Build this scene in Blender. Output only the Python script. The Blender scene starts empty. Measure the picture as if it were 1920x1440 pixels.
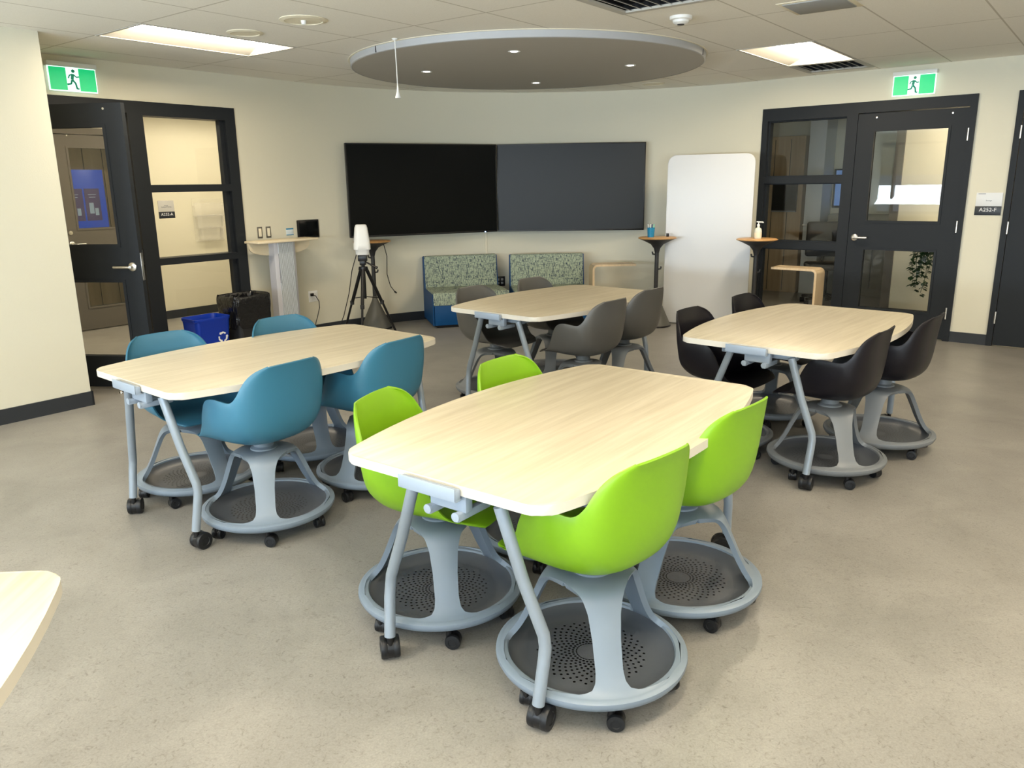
import bpy, bmesh, math, random
from mathutils import Vector, Matrix
random.seed(7)
pi = math.pi
scene = bpy.context.scene
COL = scene.collection

# ------------------------------------------------------------------ camera, world, light, exposure
CAM_F, CAM_PITCH, CAM_ROLL, CAM_H = 1469.08, 0.2457, -0.0148, 1.5315
cp, sp = math.cos(CAM_PITCH), math.sin(CAM_PITCH)
_fw = Vector((0, cp, -sp)); _up0 = Vector((0, sp, cp)); _rt0 = Vector((1, 0, 0))
_c, _s = math.cos(CAM_ROLL), math.sin(CAM_ROLL)
_rt = _rt0 * _c + _up0 * _s; _up = _up0 * _c - _rt0 * _s
cam_data = bpy.data.cameras.new('camera'); cam = bpy.data.objects.new('camera', cam_data); COL.objects.link(cam)
cam.matrix_world = Matrix(((_rt.x, _up.x, -_fw.x, 0), (_rt.y, _up.y, -_fw.y, 0), (_rt.z, _up.z, -_fw.z, CAM_H), (0, 0, 0, 1)))
cam_data.sensor_width = 36; cam_data.lens = CAM_F / 1920 * 36
cam_data.shift_x = 12.6 / 1920; cam_data.shift_y = -4.74 / 1920
cam_data.clip_start = 0.05; cam_data.clip_end = 60
scene.camera = cam

world = bpy.data.worlds.new('world'); scene.world = world; world.use_nodes = True
wn = world.node_tree.nodes; wn['Background'].inputs[0].default_value = (0.62, 0.78, 1.0, 1); wn['Background'].inputs[1].default_value = 1.2

scene.view_settings.view_transform = 'Standard'; scene.view_settings.look = 'None'
scene.view_settings.gamma = 1.0; scene.view_settings.use_curve_mapping = False
scene.view_settings.exposure = 0.50
scene.cycles.use_denoising = True
scene.cycles.max_bounces = 8; scene.cycles.diffuse_bounces = 5; scene.cycles.glossy_bounces = 4
scene.cycles.transparent_max_bounces = 12; scene.cycles.sample_clamp_indirect = 6.0
scene.cycles.caustics_reflective = False; scene.cycles.caustics_refractive = False

P_WINDOW = 215.0     # daylight through each window behind the camera (W)
E_TROFFER = 36.0     # ceiling light lens strength
E_SIDE = 20.0

# wall frames: x runs to the right as seen from inside, y goes into the wall, origin on the wall face
L0 = Vector((-3.52, 6.44, 0)); LD = Vector((0.6157, 0.788, 0)); LA = math.atan2(0.788, 0.6157)
R0 = Vector((4.301, 7.445, 0)); RA = math.atan2(-0.652, 0.758)
FL = Matrix.Translation(L0) @ Matrix.Rotation(LA, 4, 'Z')
FR = Matrix.Translation(R0) @ Matrix.Rotation(RA, 4, 'Z')
FW = Matrix.Identity(4)
ARC = Vector((0.578, 6.155, 0)); ARC_R = 3.42
CEIL = 2.56

for i, sx in enumerate((1.2, 4.4, 7.6, 10.8)):       # daylight at the window openings of the back wall
    ld = bpy.data.lights.new('window_daylight', 'AREA'); ld.shape = 'RECTANGLE'; ld.size = 2.5; ld.size_y = 0.85
    ld.energy = P_WINDOW; ld.color = (0.72, 0.86, 1.0)
    lo = bpy.data.objects.new('window_daylight', ld); COL.objects.link(lo)
    # L frame: x=-6.12 (behind the wall opening), y=-sx, facing +x
    lo.matrix_world = FL @ Matrix.Translation((-6.16, -sx, 1.18)) @ Matrix.Rotation(-pi / 2 - 1.05, 4, 'Y') @ Matrix.Rotation(pi / 2, 4, 'Z')

# ------------------------------------------------------------------ materials
MATS = {}
def mat(name, col, rough=0.5, metal=0.0, spec=0.5, emit=None, estr=0.0, bump=None, coat=0.0):
    m = bpy.data.materials.new(name); m.use_nodes = True
    nt = m.node_tree; b = nt.nodes['Principled BSDF']
    b.inputs['Base Color'].default_value = (*col, 1); b.inputs['Roughness'].default_value = rough
    b.inputs['Metallic'].default_value = metal; b.inputs['Specular IOR Level'].default_value = spec
    if coat: b.inputs['Coat Weight'].default_value = coat; b.inputs['Coat Roughness'].default_value = 0.15
    if emit: b.inputs['Emission Color'].default_value = (*emit, 1); b.inputs['Emission Strength'].default_value = estr
    if bump:
        sc, st = bump
        tc = nt.nodes.new('ShaderNodeTexCoord'); n = nt.nodes.new('ShaderNodeTexNoise'); bp = nt.nodes.new('ShaderNodeBump')
        n.inputs['Scale'].default_value = sc; n.inputs['Detail'].default_value = 4
        bp.inputs['Strength'].default_value = st; bp.inputs['Distance'].default_value = 0.01
        nt.links.new(tc.outputs['Object'], n.inputs['Vector']); nt.links.new(n.outputs['Fac'], bp.inputs['Height'])
        nt.links.new(bp.outputs['Normal'], b.inputs['Normal'])
    MATS[name] = m; return m
def nodes(m): return m.node_tree.nodes, m.node_tree.links, m.node_tree.nodes['Principled BSDF']
def ramp(nt, pts):
    r = nt.nodes.new('ShaderNodeValToRGB'); e = r.color_ramp.elements
    while len(e) < len(pts): e.new(0.5)
    for k, (p, c) in enumerate(pts): e[k].position = p; e[k].color = (*c, 1)
    return r
def noise(nt, scale, detail=4, rough=0.55, vec=None, stretch=None, dist=0.0):
    tc = nt.nodes.new('ShaderNodeTexCoord'); n = nt.nodes.new('ShaderNodeTexNoise')
    n.inputs['Scale'].default_value = scale; n.inputs['Detail'].default_value = detail; n.inputs['Roughness'].default_value = rough
    n.inputs['Distortion'].default_value = dist
    mp = nt.nodes.new('ShaderNodeMapping'); mp.inputs['Scale'].default_value = stretch or (1, 1, 1)
    nt.links.new(tc.outputs['Object'], mp.inputs['Vector']); nt.links.new(mp.outputs['Vector'], n.inputs['Vector'])
    return n
def mixc(nt, f, a, b, mode='MIX'):
    x = nt.nodes.new('ShaderNodeMix'); x.data_type = 'RGBA'; x.blend_type = mode
    if isinstance(f, float): x.inputs[0].default_value = f
    else: nt.links.new(f, x.inputs[0])
    for s, v in ((6, a), (7, b)):
        if isinstance(v, tuple): x.inputs[s].default_value = (*v, 1)
        else: nt.links.new(v, x.inputs[s])
    return x.outputs[2]
def math_(nt, op, a, b=None, c=None):
    x = nt.nodes.new('ShaderNodeMath'); x.operation = op
    for k, v in enumerate((a, b, c)):
        if v is None: continue
        if isinstance(v, (int, float)): x.inputs[k].default_value = v
        else: nt.links.new(v, x.inputs[k])
    return x.outputs[0]

wall_m = mat('wall_paint', (0.69, 0.66, 0.535), 0.6, bump=(120, 0.08))
base_m = mat('baseboard_rubber', (0.022, 0.026, 0.032), 0.45)
ceil_m = mat('ceiling_tile', (0.82, 0.78, 0.68), 0.85)
nt = ceil_m.node_tree; N, LK, Bs = nodes(ceil_m)
tc = N.new('ShaderNodeTexCoord'); sx = N.new('ShaderNodeSeparateXYZ'); LK.new(tc.outputs['Object'], sx.inputs[0])
def gridline(out, origin, pitch, half):
    a = math_(nt, 'SUBTRACT', out, origin); a = math_(nt, 'DIVIDE', a, pitch); a = math_(nt, 'ADD', a, 0.5)
    a = math_(nt, 'FRACT', a); a = math_(nt, 'SUBTRACT', a, 0.5); a = math_(nt, 'ABSOLUTE', a)
    return math_(nt, 'LESS_THAN', a, half / pitch)
g1 = gridline(sx.outputs['X'], -0.07, 1.22, 0.006); g2 = gridline(sx.outputs['Y'], -1.02, 0.61, 0.006)
g = math_(nt, 'MAXIMUM', g1, g2)
nz = noise(nt, 160, 2); rp = ramp(nt, [(0.3, (0.83, 0.80, 0.72)), (0.7, (0.89, 0.86, 0.79))]); LK.new(nz.outputs['Fac'], rp.inputs['Fac'])
LK.new(mixc(nt, g, rp.outputs['Color'], (0.56, 0.52, 0.44)), Bs.inputs['Base Color'])

floor_m = mat('linoleum', (0.4, 0.38, 0.34), 0.36, spec=0.45)
nt = floor_m.node_tree; N, LK, Bs = nodes(floor_m)
n1 = noise(nt, 2.2, 6, 0.6, dist=0.6); n2 = noise(nt, 34, 9, 0.78, dist=2.2); n3 = noise(nt, 150, 3, 0.7)
r1 = ramp(nt, [(0.3, (0.235, 0.224, 0.203)), (0.7, (0.315, 0.302, 0.276))]); LK.new(n1.outputs['Fac'], r1.inputs['Fac'])
r2 = ramp(nt, [(0.34, (0.60, 0.58, 0.56)), (0.46, (0.97, 0.97, 0.97)), (0.60, (1.03, 1.03, 1.03)), (0.72, (1.14, 1.13, 1.11))]); LK.new(n2.outputs['Fac'], r2.inputs['Fac'])
r3 = ramp(nt, [(0.35, (0.88, 0.88, 0.88)), (0.65, (1.08, 1.08, 1.08))]); LK.new(n3.outputs['Fac'], r3.inputs['Fac'])
c1 = mixc(nt, 1.0, r1.outputs['Color'], r2.outputs['Color'], 'MULTIPLY'); c2 = mixc(nt, 1.0, c1, r3.outputs['Color'], 'MULTIPLY')
LK.new(c2, Bs.inputs['Base Color'])
rr = ramp(nt, [(0.3, (0.30,) * 3), (0.7, (0.44,) * 3)]); LK.new(n2.outputs['Fac'], rr.inputs['Fac']); LK.new(rr.outputs['Color'], Bs.inputs['Roughness'])

def wood(name, a, b, scale=9, stretch=(22, 1, 22), rough=0.4):
    m = mat(name, a, rough); nt = m.node_tree; N, LK, Bs = nodes(m)
    n = noise(nt, scale / 6, 5, 0.6, stretch=stretch, dist=0.3); r = ramp(nt, [(0.3, a), (0.68, b)])
    LK.new(n.outputs['Fac'], r.inputs['Fac']); LK.new(r.outputs['Color'], Bs.inputs['Base Color']); return m
table_m = wood('pale_maple_laminate', (0.53, 0.465, 0.335), (0.66, 0.595, 0.455), 9, (26, 1.3, 26), 0.42)
edge_m = mat('tabletop_edge', (0.62, 0.58, 0.50), 0.45)
oak_m = wood('bent_birch', (0.58, 0.43, 0.26), (0.72, 0.56, 0.36), 8, (30, 4, 2), 0.4)
amber_m = wood('amber_wood', (0.50, 0.27, 0.10), (0.62, 0.36, 0.15), 12, (14, 2, 2), 0.4)
shelf_m = wood('console_birch', (0.74, 0.62, 0.42), (0.82, 0.72, 0.53), 8, (2, 14, 14), 0.4)
panel_m = wood('wood_panel', (0.30, 0.21, 0.12), (0.42, 0.31, 0.19), 8, (10, 10, 0.6), 0.5)
frame_m = mat('charcoal_door_paint', (0.017, 0.020, 0.024), 0.5, spec=0.2)
fgrey_m = mat('brown_grey_door_paint', (0.11, 0.10, 0.088), 0.4)
steel_m = mat('brushed_steel', (0.72, 0.71, 0.68), 0.28, 1.0)
chrome_m = mat('chrome', (0.8, 0.8, 0.8), 0.12, 1.0)
leg_m = mat('silver_table_leg', (0.27, 0.32, 0.38), 0.34, 0.25)
clip_m = mat('grey_bracket_plastic', (0.28, 0.335, 0.41), 0.38)
base_pl = mat('blue_grey_chair_base', (0.18, 0.225, 0.28), 0.42)
base_dk = mat('slate_chair_base', (0.16, 0.175, 0.19), 0.42)
black_m = mat('black_plastic', (0.008, 0.008, 0.009), 0.32, spec=0.35)
blackm2 = mat('black_matt', (0.02, 0.02, 0.021), 0.55)
tyre_m = mat('caster_tyre', (0.009, 0.010, 0.012), 0.4, spec=0.35)
green_s = mat('lime_seat_plastic', (0.19, 0.39, 0.008), 0.38)
blue_s = mat('teal_blue_seat_plastic', (0.037, 0.16, 0.255), 0.42)
grey_s = mat('warm_grey_seat_plastic', (0.088, 0.086, 0.080), 0.40)
black_s = mat('black_seat_plastic', (0.006, 0.005, 0.008), 0.38, spec=0.3)
white_m = mat('white_plastic', (0.82, 0.82, 0.80), 0.35)
ivory_m = mat('ivory_plastic', (0.80, 0.74, 0.58), 0.6)
board_m = mat('whiteboard_surface', (0.60, 0.61, 0.62), 0.25)
screen_m = mat('screen_glass', (0.003, 0.004, 0.0045), 0.2, spec=0.12)
screen2_m = mat('satin_screen_glass', (0.008, 0.010, 0.012), 0.4, spec=0.35)
disc_m = mat('grey_disc_panel', (0.42, 0.40, 0.36), 0.7)
rim_m = mat('grey_disc_rim', (0.45, 0.46, 0.48), 0.5)
vinyl_m = mat('blue_vinyl', (0.0, 0.055, 0.18), 0.5, spec=0.3)
bin_m = mat('recycling_blue', (0.0, 0.035, 0.42), 0.38)
bag_m = mat('black_bag_plastic', (0.006, 0.006, 0.007), 0.16, bump=(22, 1.0))
conc_m = mat('grey_green_cone', (0.085, 0.083, 0.07), 0.5)
alu_dk = mat('dark_nickel', (0.16, 0.15, 0.13), 0.4, 0.5)
alu_m = mat('anodised_aluminium', (0.66, 0.66, 0.72), 0.38, 0.35)
lens_m = mat('troffer_lens', (1, 1, 1), 0.5, emit=(1.0, 0.85, 0.63), estr=E_TROFFER)
refl_m = mat('troffer_reflector', (0.5, 0.48, 0.43), 0.6)
dot_m = mat('downlight_lens', (1, 1, 1), 0.5, emit=(1.0, 0.95, 0.85), estr=8)
exg_m = mat('exit_sign_green', (0.0, 0.45, 0.16), 0.4, emit=(0.0, 0.50, 0.17), estr=0.6)
exw_m = mat('exit_sign_white', (0.9, 1, 0.95), 0.4, emit=(0.75, 1.0, 0.95), estr=0.7)
ink_m = mat('white_ink', (0.85, 0.85, 0.85), 0.5)
dink_m = mat('dark_ink', (0.08, 0.1, 0.14), 0.5)
plaque_m = mat('dark_plaque', (0.02, 0.024, 0.03), 0.4)
leaf_m = mat('plant_leaf', (0.02, 0.06, 0.018), 0.45)
bag_blue = mat('blue_screen_reflection', (0.01, 0.05, 0.3), 0.3, emit=(0.01, 0.09, 0.62), estr=0.35)  # glow stands for a blue screen mirrored in the glass
purple_m = mat('purple_reflection', (0.06, 0.04, 0.10), 0.4, emit=(0.06, 0.05, 0.14), estr=0.35)  # purple areas of the same mirrored screen
cup_m = mat('teal_cup', (0.01, 0.22, 0.42), 0.3)
soap_m = mat('clear_gel_bottle', (0.72, 0.73, 0.62), 0.12)
gwall_m = mat('grey_cabinet', (0.26, 0.25, 0.22), 0.5)
bluwin_m = mat('blue_window_view', (0.06, 0.12, 0.24), 0.3, emit=(0.05, 0.12, 0.30), estr=0.6)
col_m = mat('white_column', (0.62, 0.66, 0.70), 0.5)

tray_m = mat('perforated_tray', (0.066, 0.074, 0.088), 0.45)
nt = tray_m.node_tree; N, LK, Bs = nodes(tray_m)
tc = N.new('ShaderNodeTexCoord'); s3 = N.new('ShaderNodeSeparateXYZ'); LK.new(tc.outputs['Object'], s3.inputs[0])
X, Y = s3.outputs['X'], s3.outputs['Y']
rad = math_(nt, 'SQRT', math_(nt, 'ADD', math_(nt, 'MULTIPLY', X, X), math_(nt, 'MULTIPLY', Y, Y)))
ang = math_(nt, 'ARCTAN2', Y, X)
ri = math_(nt, 'DIVIDE', rad, 0.0125); rfl = math_(nt, 'FLOOR', ri); rfr = math_(nt, 'SUBTRACT', math_(nt, 'FRACT', ri), 0.5)
af = math_(nt, 'ADD', math_(nt, 'DIVIDE', ang, 2 * pi / 30), math_(nt, 'MULTIPLY', rfl, 0.5)); afr = math_(nt, 'SUBTRACT', math_(nt, 'FRACT', af), 0.5)
dr = math_(nt, 'MULTIPLY', rfr, 0.0125); da = math_(nt, 'MULTIPLY', math_(nt, 'MULTIPLY', afr, 2 * pi / 30), rad)
d2 = math_(nt, 'ADD', math_(nt, 'MULTIPLY', dr, dr), math_(nt, 'MULTIPLY', da, da))
hole = math_(nt, 'LESS_THAN', d2, 0.0043 ** 2)
hole = math_(nt, 'MULTIPLY', hole, math_(nt, 'GREATER_THAN', rad, 0.043)); hole = math_(nt, 'MULTIPLY', hole, math_(nt, 'LESS_THAN', rad, 0.175))
tr = N.new('ShaderNodeBsdfTransparent'); mx = N.new('ShaderNodeMixShader'); LK.new(hole, mx.inputs[0]); LK.new(Bs.outputs[0], mx.inputs[1]); LK.new(tr.outputs[0], mx.inputs[2])
LK.new(mx.outputs[0], N['Material Output'].inputs['Surface'])

glass_m = bpy.data.materials.new('clear_pane'); glass_m.use_nodes = True
nt = glass_m.node_tree; nt.nodes.remove(nt.nodes['Principled BSDF'])
t_ = nt.nodes.new('ShaderNodeBsdfTransparent'); t_.inputs[0].default_value = (0.93, 0.94, 0.93, 1)
g_ = nt.nodes.new('ShaderNodeBsdfGlossy'); g_.inputs['Roughness'].default_value = 0.01
f_ = nt.nodes.new('ShaderNodeFresnel'); f_.inputs[0].default_value = 1.5; m_ = nt.nodes.new('ShaderNodeMixShader')
f2 = math_(nt, 'MULTIPLY', f_.outputs[0], 0.6)
nt.links.new(f2, m_.inputs[0]); nt.links.new(t_.outputs[0], m_.inputs[1]); nt.links.new(g_.outputs[0], m_.inputs[2])
nt.links.new(m_.outputs[0], nt.nodes['Material Output'].inputs['Surface'])

acr_m = bpy.data.materials.new('clear_acrylic'); acr_m.use_nodes = True
nt = acr_m.node_tree; Bp = nt.nodes['Principled BSDF']; Bp.inputs['Base Color'].default_value = (0.9, 0.88, 0.82, 1); Bp.inputs['Roughness'].default_value = 0.15
Bp.inputs['Alpha'].default_value = 0.14

tweed_m = mat('grey_green_tweed', (0.3, 0.36, 0.27), 0.9)
nt = tweed_m.node_tree; N, LK, Bs = nodes(tweed_m)
na = noise(nt, 170, 3, 0.6, stretch=(0.9, 0.9, 0.10)); nb = noise(nt, 170, 3, 0.6, stretch=(0.10, 0.10, 0.9)); nc = noise(nt, 90, 2)
ra = ramp(nt, [(0.41, (0.0,) * 3), (0.47, (1,) * 3)]); rb = ramp(nt, [(0.37, (0.0,) * 3), (0.43, (1,) * 3)])
LK.new(na.outputs['Fac'], ra.inputs['Fac']); LK.new(nb.outputs['Fac'], rb.inputs['Fac'])
mm = mixc(nt, 1.0, ra.outputs['Color'], rb.outputs['Color'], 'MULTIPLY')
rc = ramp(nt, [(0.3, (0.30, 0.36, 0.27)), (0.7, (0.46, 0.53, 0.40))]); LK.new(nc.outputs['Fac'], rc.inputs['Fac'])
LK.new(mixc(nt, mm, (0.045, 0.07, 0.10), rc.outputs['Color']), Bs.inputs['Base Color'])

flute_m = mat('fluted_aluminium', (0.6, 0.66, 0.72), 0.4, 0.4)
nt = flute_m.node_tree; N, LK, Bs = nodes(flute_m)
tc = N.new('ShaderNodeTexCoord'); s3 = N.new('ShaderNodeSeparateXYZ'); LK.new(tc.outputs['Object'], s3.inputs[0])
w1 = math_(nt, 'FRACT', math_(nt, 'DIVIDE', math_(nt, 'ADD', s3.outputs['X'], math_(nt, 'MULTIPLY', s3.outputs['Z'], 0.012)), 0.0115)); w1 = math_(nt, 'LESS_THAN', w1, 0.30)
LK.new(mixc(nt, w1, (0.80, 0.86, 0.92), (0.10, 0.12, 0.15)), Bs.inputs['Base Color'])

# ------------------------------------------------------------------ mesh helpers
class B:
    def __init__(s): s.bm = bmesh.new()
    def _tag(s, before, k):
        for f in s.bm.faces[before:] if False else [f for f in s.bm.faces if f.index == -1]: f.material_index = k
    def box(s, x0, x1, y0, y1, z0, z1, bev=0.0, seg=2, M=None, k=0):
        fs = set(s.bm.faces)
        r = bmesh.ops.create_cube(s.bm, size=1.0)
        T = Matrix.Translation(((x0 + x1) / 2, (y0 + y1) / 2, (z0 + z1) / 2)) @ Matrix.Diagonal((abs(x1 - x0), abs(y1 - y0), abs(z1 - z0), 1))
        if M is not None: T = M @ T
        bmesh.ops.transform(s.bm, matrix=T, verts=r['verts'])
        if bev > 0:
            ed = {e for v in r['verts'] for e in v.link_edges}
            bmesh.ops.bevel(s.bm, geom=list(ed), offset=bev, segments=seg, affect='EDGES', profile=0.5)
        if k:
            for f in s.bm.faces:
                if f not in fs: f.material_index = k
        return s
    def rings(s, rings, cap=True, close=False, k=0):
        vr = [[s.bm.verts.new(p) for p in ring] for ring in rings]
        n = len(vr[0]); m = len(vr)
        for i in range(m if close else m - 1):
            a, b = vr[i], vr[(i + 1) % m]
            for j in range(n):
                f = s.bm.faces.new((a[j], a[(j + 1) % n], b[(j + 1) % n], b[j])); f.material_index = k
        if cap and not close:
            s.bm.faces.new(list(reversed(vr[0]))).material_index = k; s.bm.faces.new(vr[-1]).material_index = k
        return s
    def tube(s, pts, r, seg=12, cap=True, flat=1.0, k=0):
        pts = [Vector(p) for p in pts]; rs = r if isinstance(r, (list, tuple)) else [r] * len(pts)
        out = []; prev = None
        for i, p in enumerate(pts):
            d = (pts[min(i + 1, len(pts) - 1)] - pts[max(i - 1, 0)]).normalized()
            if prev is None:
                a = Vector((0, 0, 1)) if abs(d.z) < 0.9 else Vector((1, 0, 0)); u = d.cross(a).normalized()
            else: u = (prev - d * prev.dot(d)).normalized()
            prev = u; v = d.cross(u)
            out.append([p + (u * math.cos(2 * pi * j / seg) + v * math.sin(2 * pi * j / seg) * flat) * rs[i] for j in range(seg)])
        return s.rings(out, cap, k=k)
    def lathe(s, prof, c=(0, 0, 0), seg=32, cap=False, M=None, k=0):
        c = Vector(c); out = []
        for r, z in prof:
            ring = [Vector((r * math.cos(2 * pi * j / seg), r * math.sin(2 * pi * j / seg), z)) + c for j in range(seg)]
            if M is not None: ring = [M @ p for p in ring]
            out.append(ring)
        return s.rings(out, cap, k=k)
    def prism(s, poly, z0, z1, M=None, bev=0.0, k=0):
        M = M or Matrix.Identity(4)
        a = [s.bm.verts.new(M @ Vector((x, y, z0))) for x, y in poly]; b = [s.bm.verts.new(M @ Vector((x, y, z1))) for x, y in poly]
        n = len(poly); fb = s.bm.faces.new(list(reversed(a))); ft = s.bm.faces.new(b); fs = [fb, ft]
        for j in range(n): fs.append(s.bm.faces.new((a[j], a[(j + 1) % n], b[(j + 1) % n], b[j])))
        for f in fs: f.material_index = k
        if bev: bmesh.ops.bevel(s.bm, geom=list(ft.edges) + list(fb.edges), offset=bev, segments=2, affect='EDGES', profile=0.5)
        return s
    def grid(s, rows, k=0):
        v = [[s.bm.verts.new(p) for p in r] for r in rows]
        for i in range(len(v) - 1):
            for j in range(len(v[0]) - 1):
                s.bm.faces.new((v[i][j], v[i][j + 1], v[i + 1][j + 1], v[i + 1][j])).material_index = k
        return s
    def quad(s, a, b, c, d, k=0):
        s.bm.faces.new([s.bm.verts.new(p) for p in (a, b, c, d)]).material_index = k; return s
    def obj(s, name, mats, parent=None, M=None, smooth=40, fix=True):
        if fix: bmesh.ops.recalc_face_normals(s.bm, faces=s.bm.faces)
        me = bpy.data.meshes.new(name); s.bm.to_mesh(me); s.bm.free()
        for m in (mats if isinstance(mats, (list, tuple)) else [mats]): me.materials.append(m)
        if smooth:
            me.shade_smooth(); me.set_sharp_from_angle(angle=math.radians(smooth))
        o = bpy.data.objects.new(name, me); COL.objects.link(o)
        if parent is not None: o.parent = parent
        if M is not None: o.matrix_world = M if parent is None else o.matrix_world; 
        if M is not None and parent is not None: o.matrix_local = M
        return o
def tag(o, label, cat, group=None):
    o['label'] = label; o['category'] = cat
    if group: o['group'] = group
    return o
def thing(name, label, cat, M=FW, loc=(0, 0, 0), rz=0.0, group=None):
    o = bpy.data.objects.new(name, None); COL.objects.link(o); o.empty_display_size = 0.1
    o.matrix_world = M @ Matrix.Translation(loc) @ Matrix.Rotation(rz, 4, 'Z')
    return tag(o, label, cat, group)
def structure(o): o['kind'] = 'structure'; return o
def struct_root(name, M):
    o = bpy.data.objects.new(name, None); COL.objects.link(o); o.matrix_world = M; return structure(o)
def copy_tree(o, parent=None):
    c = o.copy(); COL.objects.link(c)
    if parent is not None: c.parent = parent; c.matrix_parent_inverse = o.matrix_parent_inverse.copy()
    for ch in list(o.children): copy_tree(ch, c)
    return c
def text(name, body, size, m, parent, M, extrude=0.0004, align='CENTER', label=None):
    cu = bpy.data.curves.new(name, 'FONT'); cu.body = body; cu.size = size; cu.extrude = extrude
    cu.align_x = align; cu.align_y = 'CENTER'; cu.materials.append(m)
    tmp = bpy.data.objects.new(name, cu); COL.objects.link(tmp)
    me = bpy.data.meshes.new_from_object(tmp.evaluated_get(bpy.context.evaluated_depsgraph_get())); me.name = name
    bpy.data.objects.remove(tmp); bpy.data.curves.remove(cu)
    o = bpy.data.objects.new(name, me); COL.objects.link(o); o.parent = parent; o.matrix_local = M
    return o
def rrect(x0, x1, y0, y1, r, n=8):
    out = []
    for cx, cy, a0 in ((x1 - r, y1 - r, 0), (x0 + r, y1 - r, pi / 2), (x0 + r, y0 + r, pi), (x1 - r, y0 + r, 1.5 * pi)):
        for i in range(n + 1):
            a = a0 + pi / 2 * i / n; out.append((cx + r * math.cos(a), cy + r * math.sin(a)))
    return out
WALLROT = Matrix.Rotation(pi / 2, 4, 'X')    # local XY drawing -> wall plane (x right, z up), facing -y

# ------------------------------------------------------------------ room shell
structure(B().box(-9, 13, -9, 15, -0.08, 0).obj('floor', floor_m, smooth=0))
b = B()
skip = {(0, 0), (3, 5), (1, 5), (4, 5)}
SKIPS = []
def cell(i, j): return (-0.07 + 1.22 * i, -0.07 + 1.22 * (i + 1), -(1.02 + 0.61 * (j + 1)), -(1.02 + 0.61 * j))
TROF = {(0, 0), (3, 5), (-3, 5), (-2, 8), (0, 9), (2, 11), (-4, 9), (-4, 2), (1, 14), (-2, 13), (4, -4), (0, -4)}
for i in range(-6, 9):
    for j in range(-8, 16):
        x0, x1, y0, y1 = cell(i, j)
        if (i, j) in TROF: continue
        if (i, j) == (1, 5): x0 = x0 + 0.61
        if (i, j) == (4, 5): x0 = x0 + 0.61
        b.quad((x0, y0, CEIL), (x1, y0, CEIL), (x1, y1, CEIL), (x0, y1, CEIL))
structure(b.obj('ceiling', ceil_m, M=FL, smooth=0, fix=False))
structure(B().box(-8, 11.5, -13.5, 6.5, CEIL + 0.4, CEIL + 0.5).obj('ceiling_blocker', blackm2, M=FL, smooth=0))  # unseen black sheet added to stop sky light leaking in over the tiles

def wall_boxes(b, x0, x1, openings, y0=0.0, y1=0.12, z1=CEIL):
    xs = x0
    for (a, c, za, zb) in sorted(openings):
        if a > xs: b.box(xs, a, y0, y1, 0, z1)
        if za > 0: b.box(a, c, y0, y1, 0, za)
        if zb < z1: b.box(a, c, y0, y1, zb, z1)
        xs = c
    if xs < x1: b.box(xs, x1, y0, y1, 0, z1)
    return b
structure(wall_boxes(B(), -0.60, 2.31, [(-0.42, 1.64, 0, 2.262)]).obj('wall_left', wall_m, M=FL, smooth=0))
structure(wall_boxes(B(), -2.0, 5.2, [(-2.0, 0.0, 0, 2.268), (0.31, 1.42, 0, 2.268)]).obj('wall_right', wall_m, M=FR, smooth=0))
# curved wall behind the screens, tangent to both straight walls
pl = FL @ Vector((2.31, 0, 0)); pr_ = FR @ Vector((-2.0, 0, 0))
a0 = math.atan2(pl.y - ARC.y, pl.x - ARC.x); a1 = math.atan2(pr_.y - ARC.y, pr_.x - ARC.x)
r0 = (Vector(pl.xy) - Vector(ARC.xy)).length; r1 = (Vector(pr_.xy) - Vector(ARC.xy)).length
def arc_pt(t, off=0.0):
    a = a0 + (a1 - a0) * t; r = r0 + (r1 - r0) * t
    w = min(t / 0.2, (1 - t) / 0.2, 1.0); r = r * (1 - w) + (ARC_R) * w if True else r
    return Vector((ARC.x + (r - off) * math.cos(a), ARC.y + (r - off) * math.sin(a), 0))
NA = 48
b = B(); inn = [arc_pt(i / NA) for i in range(NA + 1)]; out = [arc_pt(i / NA, -0.12) for i in range(NA + 1)]
b.rings([[p, q, q + Vector((0, 0, CEIL)), p + Vector((0, 0, CEIL))] for p, q in zip(inn, out)])
structure(b.obj('wall_back', wall_m, smooth=30))
b = B(); inn = [arc_pt(i / NA, 0.012) for i in range(NA + 1)]; out = [arc_pt(i / NA, -0.002) for i in range(NA + 1)]
b.rings([[p, q, q + Vector((0, 0, 0.10)), p + Vector((0, 0, 0.10))] for p, q in zip(inn, out)])
structure(b.obj('baseboard_back', base_m, smooth=30))
structure(B().box(1.64, 2.31, -0.012, 0.001, 0, 0.10).obj('baseboard_left', base_m, M=FL, smooth=0))
structure(B().box(0.0, 0.31, -0.012, 0.001, 0, 0.10).box(1.42, 5.2, -0.012, 0.001, 0, 0.10).obj('baseboard_right', base_m, M=FR, smooth=0))
# nearer jog of the left wall
structure(B().box(-6.0, -0.385, -0.897, 0.6, 0, CEIL).box(-0.60, -0.42, -0.5, 0.12, 0, CEIL).obj('wall_near', wall_m, M=FL, smooth=0))
structure(B().box(-6.0, -0.373, -0.909, -0.896, 0, 0.105).box(-0.386, -0.373, -0.909, -0.1, 0, 0.105).obj('baseboard_near', base_m, M=FL, smooth=0))
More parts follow.
